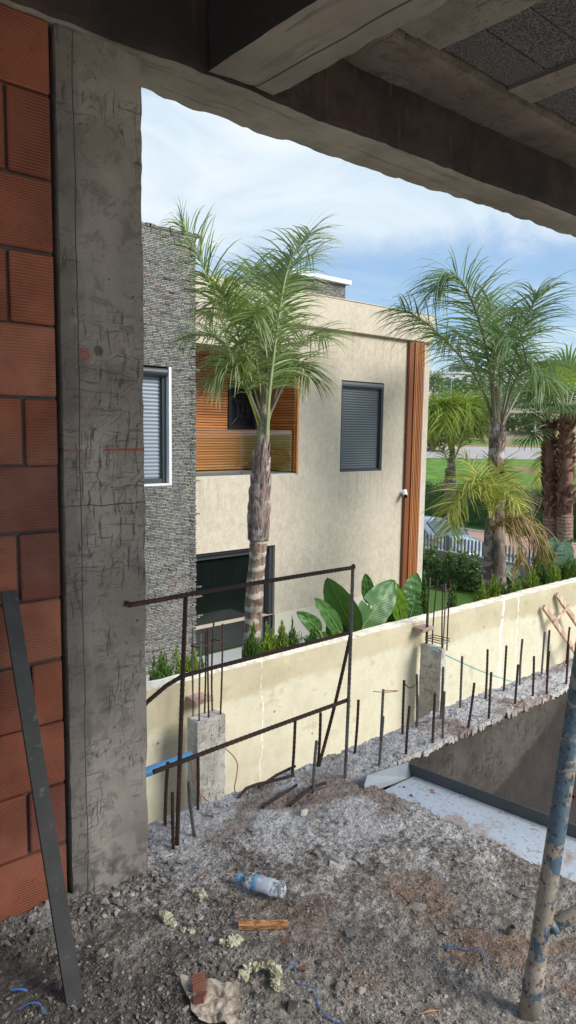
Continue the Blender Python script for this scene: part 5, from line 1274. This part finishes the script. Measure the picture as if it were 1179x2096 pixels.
for i, (x, y, w, mat, Yc, lb) in enumerate([
    (330, 1345, 34, 'thuja_dark', 6.1, 'bright feathery conifer tip nearest the big column, behind the wall'),
    (383, 1328, 32, 'thuja_lime', 6.15, 'lime green conifer between the slate tower and the nearer stub column'),
    (405, 1352, 16, 'thuja_dark', 6.2, 'small dark conifer tip just left of the nearer starter bars'),
    (517, 1290, 22, 'thuja_dark', 6.05, 'dark conifer at the foot of the tall front palm'),
    (552, 1285, 28, 'thuja_lime', 6.1, 'lime conifer just right of the front palm trunk'),
    (578, 1283, 16, 'thuja_lime', 6.05, 'narrow yellow green conifer second right of the front palm trunk'),
    (600, 1275, 26, 'thuja_dark', 6.2, 'dense dark conifer in the middle of the row at the facade'),
    (637, 1285, 18, 'thuja_dark', 6.25, 'thin greyish conifer left of the paddle leaf clump'),
    (680, 1296, 22, 'thuja_lime', 6.05, 'low lime conifer under the paddle leaf clump'),
    (985, 1200, 22, 'thuja_lime', 6.1, 'lime conifer in front of the small yellowing palm trunk'),
    (1010, 1188, 22, 'thuja_lime', 6.15, 'lime conifer just right of the small palm trunk'),
    (1032, 1192, 18, 'thuja_dark', 6.2, 'olive conifer behind the wall, right of the tall palm trunk foot'),
    (1060, 1196, 20, 'thuja_lime', 6.05, 'lowest lime conifer left of the dead frond tip'),
    (1090, 1168, 24, 'thuja_lime', 6.1, 'lime conifer below the dead frond tip'),
    (1112, 1158, 20, 'thuja_dark', 6.15, 'conifer to the right of the dead frond tip'),
    (1135, 1155, 20, 'thuja_lime', 6.1, 'lime conifer below the blue green plant'),
    (1160, 1143, 26, 'thuja_dark', 6.2, 'tallest green conifer near the right edge'),
    (1180, 1150, 18, 'thuja_lime', 6.1, 'conifer cut by the right edge of the photo')]):
    p = along(x, y, Yc); Dp = (p - EYE).dot(FW); sc = Dp / FPX
    conifer(p.x, Yc, p.z + .08, w * sc * (1.55 if i < 9 else 1.35), mat, lb, 8500 if i < 9 else 5200, 700 + i, .027 if i < 9 else .036)
for i, (x, y, w, Yc, lb) in enumerate([(868, 1170, 14, 7.4, 'slim blue green conifer against the house corner'), (926, 1192, 20, 6.9, 'bushy blue green conifer on the lawn beside the farther starter bars')]):
    p = along(x, y, Yc); sc = (p - EYE).dot(FW) / FPX
    conifer(p.x, Yc, p.z, w * sc * .75, 'thuja_dark', lb, 2600, 740 + i, .034, .8, group=None)

def leafcloud(m, c, rx, ry, rz, n, s_, rr, shell=.4, clump=True):
    cl = [(V((rr.gauss(0, .5), rr.gauss(0, .5), rr.gauss(0, .5))), rr.uniform(.3, .55)) for _ in range(14)]
    for k in range(n):
        if clump: o, q = cl[rr.randrange(14)]; d = V((rr.gauss(0, 1), rr.gauss(0, 1), rr.gauss(0, 1))).normalized() * rr.random() ** shell * q + o
        else: d = V((rr.gauss(0, 1), rr.gauss(0, 1), rr.gauss(0, 1))).normalized() * rr.random() ** shell
        p = c + V((d.x * rx, d.y * ry, d.z * rz)); e = V((rr.uniform(-1, 1), rr.uniform(-1, 1), rr.uniform(-.3, .8))).normalized(); f = e.cross(V((rr.uniform(-1, 1), rr.uniform(-1, 1), rr.uniform(-1, 1)))); f = f.normalized() if f.length > .01 else RH
        L = s_ * rr.uniform(.6, 1.4); m.add([p, p + e * L * .5 + f * L * .32, p + e * L, p + e * L * .5 - f * L * .32], [(0, 1, 2, 3)], [0, .5, 1, .5])
# climbing shrubs along the inside of the fence wall
for i, (x, yt, wd, lb) in enumerate([(866, 1128, .34, 'leafy shrub on the low wall, half hidden behind the house corner'), (893, 1132, .36, 'second leafy shrub on the low wall from the house corner'), (925, 1140, .30, 'third leafy shrub on the low wall, thin topped'), (951, 1145, .32, 'fourth leafy shrub on the low wall from the house corner'), (978, 1152, .34, 'leafy shrub on the low wall right beside the palm trunks'), (1042, 1180, .30, 'leafy shrub on the low wall right of the tall palm trunk')]):
    p = onx(x, yt, 15.7); t = thing('garden_shrub', (p.x, p.y, GZ), lb, 'shrub', 'leafy shrubs along the low garden wall'); m = MB(); rr = random.Random(800 + i); Hh = p.z - GZ
    MB().tube([(p.x, p.y, GZ), (p.x, p.y, GZ + Hh * .8)], [.02, .008], 5).build('stem', M['trunk_grey'], t)
    for u in range(9):
        z = GZ + .08 + Hh * (u + .5) / 9; k = 1 - .78 * (u / 8) ** .9; leafcloud(m, V((p.x - .1 + rr.uniform(-.1, .1), p.y + rr.uniform(-.14, .14) * k, z)), wd * .8 * k, wd * 1.15 * k, .20, 70, .085, rr)
    m.build('foliage', M['shrub_green'], t, attr=True)
# ================================================================== grounds, street, hill
def sdist(x, y): return x * FH.x + y * FH.y
def terr(x, y):
    s = sdist(x, y); r = x * RH.x + y * RH.y
    K = [(-500, GZ), (33, GZ), (62, -1.0), (63, -.75), (76, .05), (77, .35), (95, 2.2), (150, 7.6), (230, 11.0), (420, 12.5), (1500, 12.5)]
    z = K[-1][1]
    for (a, za), (b, zb) in zip(K[:-1], K[1:]):
        if a <= s < b: z = za + (zb - za) * (s - a) / (b - a); break
    if s > 78: z += .9 * fbm((x, y, 0), .03, 3) * min(1, (s - 78) / 20)
    elif s > 34 and s < 61: z += .12 * fbm((x, y, 0), .2, 2)
    return z
def sheet(x0, x1, y0, y1, z, name, mat, n=1):
    m = MB(); m.quad((x0, y0, z), (x1, y0, z), (x1, y1, z), (x0, y1, z)); o = m.build(name, M[mat]); return tag(o, kind='structure')
m = MB(); G = 130; S0, S1 = -80, 900
ss = [-80, -30, 0, 10, 20, 28] + [33 + i * 2.5 for i in range(12)] + [62, 63, 69, 76, 77] + [80 + i * 5 for i in range(34)] + [260, 320, 420, 600, 900]
rs = [-700, -300, -150] + [-80 + i * 4 for i in range(41)] + [110, 160, 300, 700]
idx = {}
for i, s in enumerate(ss):
    for j, r in enumerate(rs):
        p = FH * s + RH * r; idx[i, j] = len(m.v); m.v.append((p.x, p.y, terr(p.x, p.y) - .01)); m.a.append(0)
for i in range(len(ss) - 1):
    for j in range(len(rs) - 1): m.f.append((idx[i, j], idx[i, j+1], idx[i+1, j+1], idx[i+1, j]))
m.f = [f[::-1] for f in m.f] if (V(m.v[m.f[0][1]]) - V(m.v[m.f[0][0]])).cross(V(m.v[m.f[0][2]]) - V(m.v[m.f[0][1]])).z < 0 else m.f
tag(m.build('ground', M['ground'], smooth=True), kind='structure')
sheet(-60, 30, -70, 5.5, GZ + .004, 'building_plot', 'bare_earth')
sheet(2, 16.0, 5.7, 20, GZ + .004, 'lawn', 'lawn')
sheet(4, 9.6, 8.2, YF + .16, GZ + .010, 'terrace', 'terrace_tile')
sheet(16.2, 21.2, -20, 70, GZ + .010, 'street', 'street')
tag(MB().box(21.2, 21.35, -20, 70, GZ - .05, GZ + .12).build('kerb', M['kerb']), kind='structure')
sheet(21.35, 25.1, -20, 70, GZ + .10, 'pavement', 'pavement'); sheet(25.25, 27.0, -20, 70, GZ + .05, 'verge', 'lawn')
tag(MB().box(25.1, 25.25, -20, 70, GZ - .05, GZ + .13).build('kerb', M['kerb']), kind='structure')
m = MB()                                     # road across the slope
rr_ = [-90 + 6 * i for i in range(40)]
for a, b in zip(rr_[:-1], rr_[1:]):
    P_ = [FH * s + RH * r for s, r in ((63, a), (63, b), (76, b), (76, a))]
    m.quad(*[(p.x, p.y, z + .02) for p, z in zip(P_, (-.75, -.75, .05, .05))])
tag(m.build('road', M['road_pale']), kind='structure')
m = MB()
for a, b in zip(rr_[:-1], rr_[1:]):
    P_ = [FH * s + RH * r for s, r in ((76, a), (76, b), (76.5, b), (76.5, a))]
    m.quad(*[(p.x, p.y, .25) for p in P_]); m.quad((P_[0].x, P_[0].y, .0), (P_[1].x, P_[1].y, .0), (P_[1].x, P_[1].y, .25), (P_[0].x, P_[0].y, .25))
tag(m.build('kerb', M['pavement']), kind='structure')

# ---- garden fence: low wall with grey uprights
t = thing('picket_fence', (16.05, 12, GZ), 'low concrete garden wall topped with slim grey metal uprights along the street', 'fence')
rough_box(15.98, 16.13, 4.0, 24, GZ, -1.73, .25, .003, 3).build('low_wall', M['fence_concrete'], t); MB().bevbox(15.96, 16.15, 4.0, 24, -1.728, -1.70, .006).build('coping', M['white_coping'], t)
y = 7.6
while y < 13.3:
    wide = abs(y - 11.86) < .055
    MB().bevbox(16.03, 16.075, y - (.06 if wide else .024), y + (.06 if wide else .024), -1.70, -1.26 if wide else -1.30, .004).build('picket', M['fence_grey'], t); y += .113
# ---- car parked beyond the fence
t = thing('parked_car', (17.9, 14.0, GZ), 'pale silver blue car parked beyond the grey fence, its nose pointing right', 'car')
YN = 11.95
prof = [(0, .42, .62, .60), (.12, .36, .74, .72), (.35, .30, .84, .80), (.75, .28, .92, .84), (1.05, .28, .97, .86), (1.15, .28, .99, .86), (1.9, .28, 1.02, .88), (2.6, .28, 1.02, .88), (3.4, .28, 1.0, .87), (3.95, .32, .95, .83), (4.15, .42, .85, .76)]
m = MB(); vs = []; fs = []; n_ = 12
for (d, zb, zt, hw) in prof:
    for (fx, fz) in ((-.9, 0), (-1, .25), (-1, .55), (-.97, .85), (-.80, .97), (-.4, 1), (.4, 1), (.80, .97), (.97, .85), (1, .55), (1, .25), (.9, 0)):
        crown = .045 * (1 - (fx) ** 2) if fz > .9 else 0
        vs.append((17.9 + fx * hw, YN + d, GZ + zb + (zt - zb) * fz + crown))
for i in range(len(prof) - 1):
    for k in range(n_): fs.append((i*n_+k, (i+1)*n_+k, (i+1)*n_+(k+1) % n_, i*n_+(k+1) % n_))
fs += [tuple(range(n_)), tuple((len(prof)-1)*n_+k for k in range(n_))[::-1]]
m.add(vs, fs); m.build('body', M['car'], t, smooth=True)
# cabin
cab = [(1.02, .97, .80, .0), (1.75, 1.40, .62, .9), (2.0, 1.46, .61, 1), (2.9, 1.45, .60, 1), (3.4, 1.36, .60, 1), (3.95, .98, .70, 0)]
m = MB(); vs = []; fs = []
for (d, zt, hw, k) in cab: vs += [(17.9 - .82, YN + d, GZ + .96), (17.9 - hw, YN + d, GZ + zt - .03), (17.9 - hw * .6, YN + d, GZ + zt + .02), (17.9 + hw * .6, YN + d, GZ + zt + .02), (17.9 + hw, YN + d, GZ + zt - .03), (17.9 + .82, YN + d, GZ + .96)]
for i in range(len(cab) - 1):
    for k in range(5): fs.append((i*6+k, (i+1)*6+k, (i+1)*6+k+1, i*6+k+1))
m.add(vs, fs); m.build('roof', M['car'], t, smooth=True)
m = MB(); m.quad((17.16, YN + 1.06, GZ + 1.015), (18.64, YN + 1.06, GZ + 1.015), (18.44, YN + 1.72, GZ + 1.415), (17.36, YN + 1.72, GZ + 1.415)); m.build('windshield', M['car_glass'], t)
for sx in (-1, 1):
    m = MB(); m.quad((17.9 + sx * .815, YN + 1.35, GZ + 1.02), (17.9 + sx * .815, YN + 3.6, GZ + 1.02), (17.9 + sx * .645, YN + 3.2, GZ + 1.36), (17.9 + sx * .655, YN + 1.9, GZ + 1.37)); m.build('side_window', M['car_glass'], t)
    m = MB(); m.bevbox(17.9 + sx * .95 - .08, 17.9 + sx * .95 + .08, YN + 1.32, YN + 1.42, GZ + 1.0, GZ + 1.13, .03); m.build('mirror', M['frame_dark'], t)
    m = MB(); m.add([(17.9 + sx * .45, YN + .06, GZ + .66), (17.9 + sx * .70, YN + .16, GZ + .66), (17.9 + sx * .76, YN + .38, GZ + .80), (17.9 + sx * .48, YN + .16, GZ + .77)], [(0, 1, 2, 3)]); m.build('headlight', M['headlight'], t)
    for d in (.78, 3.3):
        w_ = MB().tube([(17.9 + sx * .70, YN + d, GZ + .31), (17.9 + sx * .89, YN + d, GZ + .31)], .31, 28).build('wheel', M['tyre'], t); m = MB().tube([(17.9 + sx * .885, YN + d, GZ + .31), (17.9 + sx * .898, YN + d, GZ + .31)], .20, 20); m.build('rim', M['rim'], w_)
# ---- hedge
rr = random.Random(11); t = thing('clipped_hedge', (27.3, 18, GZ), 'long clipped green hedge between the pavement and the field', 'hedge'); m = MB()
rough_box(27.0, 28.1, 3, 34, GZ, -.95, .22, .10, 1.2).build('inner_mass', M['shrub_green'], t)
for k in range(15000):
    y = rr.uniform(7, 27); f = rr.random(); u = noise.noise(V((y * 1.3, 2, 1))) * .16
    if f < .72: p = V((26.95 + u + rr.uniform(-.08, .08), y, rr.uniform(GZ, -.86 + u)))
    else: p = V((rr.uniform(27.0, 28.1), y, -.90 + u + rr.uniform(-.06, .09)))
    e = V((rr.uniform(-1, .2), rr.uniform(-1, 1), rr.uniform(-.4, 1))).normalized(); g = e.cross(V((rr.uniform(-1, 1), rr.uniform(-1, 1), rr.uniform(-1, 1)))); g = g.normalized() if g.length > .01 else V((0, 1, 0)); L = rr.uniform(.05, .13)
    m.add([p, p + e * L * .5 + g * L * .35, p + e * L, p + e * L * .5 - g * L * .35], [(0, 1, 2, 3)], [0, .5, 1, .5])
m.build('foliage', M['hedge_green'], t, attr=True)
# bare twiggy shrub before the hedge
t = thing('dry_shrub', (onz(1088, 1100, GZ).x, onz(1088, 1100, GZ).y, GZ), 'pale leafless twiggy shrub standing in front of the hedge', 'shrub'); m = MB(); b = V(t.location); rr = random.Random(3)
def tw(p, d, L, r, lv):
    q = p + d * L; m.tube([p, p.lerp(q, .5) + V((rr.uniform(-1, 1), rr.uniform(-1, 1), 0)) * L * .06, q], [r, r * .8, r * .6], 4)
    if lv:
        for _ in range(4): tw(q, (d + V((rr.uniform(-.8, .8), rr.uniform(-.8, .8), rr.uniform(-.1, .5)))).normalized(), L * rr.uniform(.55, .8), r * .6, lv - 1)
tw(b, V((0, 0, 1)), .75, .035, 4); m.build('branches', M['dry_twig'], t, attr=True)

# ---- far hillside: bushes, trees, buildings, poles
def gp(x, D): p = atd(x, 890, D); return V((p.x, p.y, terr(p.x, p.y)))
def bush(x, D, w, h, mat, label, seed, n=420, nm='hillside_bush', cat='bush', grp='bushes on the far hillside', tall=False):
    p = gp(x, D); rr = random.Random(seed); t = thing(nm, p, label, cat, grp); m = MB()
    MB().tube([p - V((0, 0, .2)), p + V((0, 0, h * .55))], [w * .05 + .05, w * .03 + .03], 6).build('trunk', M['trunk_grey'], t)
    for k in range(5): leafcloud(m, p + V((rr.uniform(-.3, .3) * w, rr.uniform(-.3, .3) * w, h * rr.uniform(.35, .75))), w * .35, w * .35, h * .32, n // 5, .05 * w + .18, rr)
    m.build('crown', M[mat], t, attr=True)
for i, (x, D, w, h, mat, lb) in enumerate([
    (884, 70, 4.5, 1.9, 'far_green', 'grey green bush beside the far road, against the house corner'), (984, 100, 5.5, 4.6, 'shrub_green', 'round dark bush on the slope, left of the tall palm trunk'), (955, 112, 4.5, 4, 'shrub_green', 'small dark bush on the slope behind the lime palm'), (1012, 118, 6, 4, 'shrub_green', 'dark bush on the slope behind the tall palm trunk'), (1050, 92, 5, 2.6, 'far_green', 'low olive bush above the far road, left of the fan palms'), (1082, 88, 5, 2.2, 'far_green', 'low olive bush above the far road, nearest the left fan palm'), (1100, 120, 7, 4, 'shrub_green', 'wide dark bush on the slope behind the left fan palm'), (1178, 105, 6, 3, 'far_green', 'olive bush on the slope at the right edge'), (1070, 140, 6, 4, 'shrub_green', 'dark bush high on the slope right of the tall palm')]):
    bush(x, D, w, h, mat, lb, 900 + i, 700)
for i, (x, D, w, h, lb) in enumerate([(885, 165, 9, 8, 'dark tree on the ridge beside the house corner'), (902, 175, 9, 6.5, 'dark tree on the ridge left of the lamp post'), (925, 180, 10, 6.0, 'dark tree on the ridge just right of the lamp post'), (948, 185, 10, 6.5, 'dark tree on the ridge below the white building'), (975, 180, 10, 6, 'dark tree on the ridge behind the lime palm'), (1003, 190, 10, 6, 'dark tree on the ridge left of the tall palm crown base'), (1040, 190, 11, 5.5, 'dark tree on the ridge right of the tall palm'), (1075, 195, 11, 6, 'dark tree on the ridge left of the fan palms'), (1110, 200, 12, 6, 'dark tree on the ridge behind the left fan palm'), (1165, 200, 12, 6, 'dark tree on the ridge behind the right fan palm')]):
    bush(x, D, w, h, 'shrub_green', lb, 930 + i, 600, 'ridge_tree', 'tree', 'trees on the far ridge')
def farb(x, D, w, h, dp, label, mat, wins, zoff=0):
    p = gp(x, D); t = thing('far_building', p, label, 'building'); rot = Matrix.Rotation(math.atan2(RH.y, RH.x), 3, 'Z')
    def put(m): m.v = [tuple(p + rot @ V(v)) for v in m.v]; return m
    put(MB().box(-w/2, w/2, -dp/2, dp/2, -1.5 + zoff, h + zoff)).build('walls', M[mat], t); put(MB().box(-w/2 - .3, w/2 + .3, -dp/2 - .3, dp/2 + .3, h + zoff + .002, h + zoff + .5)).build('roof', M['far_white'], t)
    nf, nw = wins
    for f in range(nf):
        for k in range(nw):
            x0 = -w/2 + w * (k + .2) / nw; put(MB().box(x0, x0 + w / nw * .6, -dp/2 - .06, -dp/2 + .05, zoff + h * (f + .35) / nf, zoff + h * (f + .75) / nf)).build('window', M['far_window'], t)
farb(915, 240, 16, 5.5, 10, 'low white flat roofed building on the ridge by the house corner', 'far_white', (1, 6), 3.5)
farb(945, 260, 9, 11, 9, 'grey taller block on the ridge behind the white building', 'far_grey', (3, 3), 3.0)
farb(985, 250, 13, 7, 9, 'pale block on the ridge behind the lime palm', 'far_white', (2, 4), 3.0)
farb(1060, 270, 14, 6, 9, 'pale low block on the ridge right of the tall palm', 'far_white', (2, 4), 3.0)
for x, D, h, lb in ((919, 150, 8, 'thin grey lamp post on the far slope, beside the house corner'), (1094, 80, 3.2, 'short grey post beside the far road, near the fan palm')):
    p = gp(x, D); t = thing('lamp_post', p, lb, 'lamp post'); MB().tube([p, p + V((0, 0, h))], [.16, .09], 8).build('pole', M['far_grey'], t); MB().tube([p + V((0, 0, h)), p + V((0, 0, h + .1)) + RH * 1.0], [.08, .06], 6).build('lamp_arm', M['far_grey'], t)

# ================================================================== sky, sun, camera
SUN_EL, SUN_AZ = math.radians(37), math.radians(-64)      # azimuth measured from +X
sd = V((math.cos(SUN_EL) * math.cos(SUN_AZ), math.cos(SUN_EL) * math.sin(SUN_AZ), math.sin(SUN_EL)))
wd = bpy.data.worlds.new('World'); scn.world = wd; wd.use_nodes = True; nt = wd.node_tree; nt.nodes.clear()
nn = nt.nodes.new; lk = nt.links.new
out = nn('ShaderNodeOutputWorld'); bg = nn('ShaderNodeBackground'); lk(bg.outputs[0], out.inputs[0])
sky = nn('ShaderNodeTexSky'); sky.sky_type = 'NISHITA'; sky.sun_disc = False; sky.sun_elevation = SUN_EL; sky.sun_rotation = math.radians(90) - SUN_AZ; sky.air_density = 1.2; sky.dust_density = 1.0; sky.ozone_density = 1.5
tc = nn('ShaderNodeTexCoord'); sp = nn('ShaderNodeSeparateXYZ'); lk(tc.outputs['Generated'], sp.inputs[0])
def mth(op, a, b=None, clamp=False):
    q = nn('ShaderNodeMath'); q.operation = op; q.use_clamp = clamp
    for s_, v in zip(q.inputs, (a, b)):
        if v is None: continue
        if hasattr(v, 'is_output'): lk(v, s_)
        else: s_.default_value = v
    return q.outputs[0]
dz = mth('ADD', mth('MAXIMUM', sp.outputs[2], 0.0), .16)
cx = mth('DIVIDE', sp.outputs[0], dz); cy = mth('DIVIDE', sp.outputs[1], dz)
cb = nn('ShaderNodeCombineXYZ'); lk(cx, cb.inputs[0]); lk(cy, cb.inputs[1])
def wn(sc, det, rough, dist, off):
    q = nn('ShaderNodeTexNoise'); q.inputs['Scale'].default_value = sc; q.inputs['Detail'].default_value = det; q.inputs['Roughness'].default_value = rough; q.inputs['Distortion'].default_value = dist
    ad = nn('ShaderNodeVectorMath'); ad.operation = 'ADD'; lk(cb.outputs[0], ad.inputs[0]); ad.inputs[1].default_value = off; lk(ad.outputs[0], q.inputs['Vector']); return q.outputs['Fac']
def mr(v, a, b, c=0, d=1):
    q = nn('ShaderNodeMapRange'); q.interpolation_type = 'SMOOTHSTEP'; lk(v, q.inputs[0])
    for i, w_ in enumerate((a, b, c, d)): q.inputs[i + 1].default_value = w_
    return q.outputs[0]
n1 = wn(.55, 7, .55, .5, (3.1, .6, 0)); n2 = wn(1.7, 8, .6, .8, (0.4, 7.7, 0))
el = sp.outputs[2]
band = mth('MULTIPLY', mr(el, .21, .30), mth('SUBTRACT', 1.0, mr(el, .365, .43)))     # a bright bank of thin cloud at mid height
low = mth('SUBTRACT', 1.0, mr(el, .05, .16))
dens = mth('ADD', mth('MULTIPLY', n1, .60), mth('ADD', mth('MULTIPLY', n2, .45), mth('ADD', mth('MULTIPLY', band, .42), mth('ADD', mth('MULTIPLY', low, .12), mth('MULTIPLY', mr(el, .385, .435), -.22)))))
cov = mr(dens, .47, .80, .30, .98)
mx = nn('ShaderNodeMix'); mx.data_type = 'RGBA'; lk(cov, mx.inputs[0])
sb = nn('ShaderNodeMix'); sb.data_type = 'RGBA'; sb.blend_type = 'MULTIPLY'; sb.inputs[0].default_value = 1; lk(sky.outputs[0], sb.inputs[6]); sb.inputs[7].default_value = (.78, 1.16, 1.55, 1)
lk(sb.outputs[2], mx.inputs[6])
cc = nn('ShaderNodeMix'); cc.data_type = 'RGBA'; lk(mr(n2, .3, .7), cc.inputs[0]); cc.inputs[6].default_value = (5.9, 7.3, 8.6, 1); cc.inputs[7].default_value = (8.3, 9.0, 9.4, 1)
lk(cc.outputs[2], mx.inputs[7]); lk(mx.outputs[2], bg.inputs[0]); bg.inputs[1].default_value = .11
sl_ = bpy.data.lights.new('sun', 'SUN'); sl_.energy = 5.0; sl_.angle = math.radians(26); sl_.color = (1, .95, .88)
so = bpy.data.objects.new('sun', sl_); COL.objects.link(so); so.rotation_euler = (-sd).to_track_quat('-Z', 'Y').to_euler(); so.location = sd * 30

cam = bpy.data.cameras.new('camera'); cam.sensor_fit = 'VERTICAL'; cam.sensor_height = 36; cam.lens = FPX / 2096 * 36; cam.clip_start = .05; cam.clip_end = 3000
co = bpy.data.objects.new('camera', cam); COL.objects.link(co)
mw = Matrix((RT, UP, -FW)).transposed().to_4x4(); mw.translation = EYE; co.matrix_world = mw; scn.camera = co
scn.view_settings.view_transform = 'Standard'; scn.view_settings.look = 'None'; scn.view_settings.exposure = 0; scn.view_settings.gamma = 1
scn.cycles.max_bounces = 10; scn.cycles.diffuse_bounces = 6; scn.cycles.transparent_max_bounces = 12; scn.cycles.use_denoising = True; scn.cycles.sample_clamp_indirect = 6
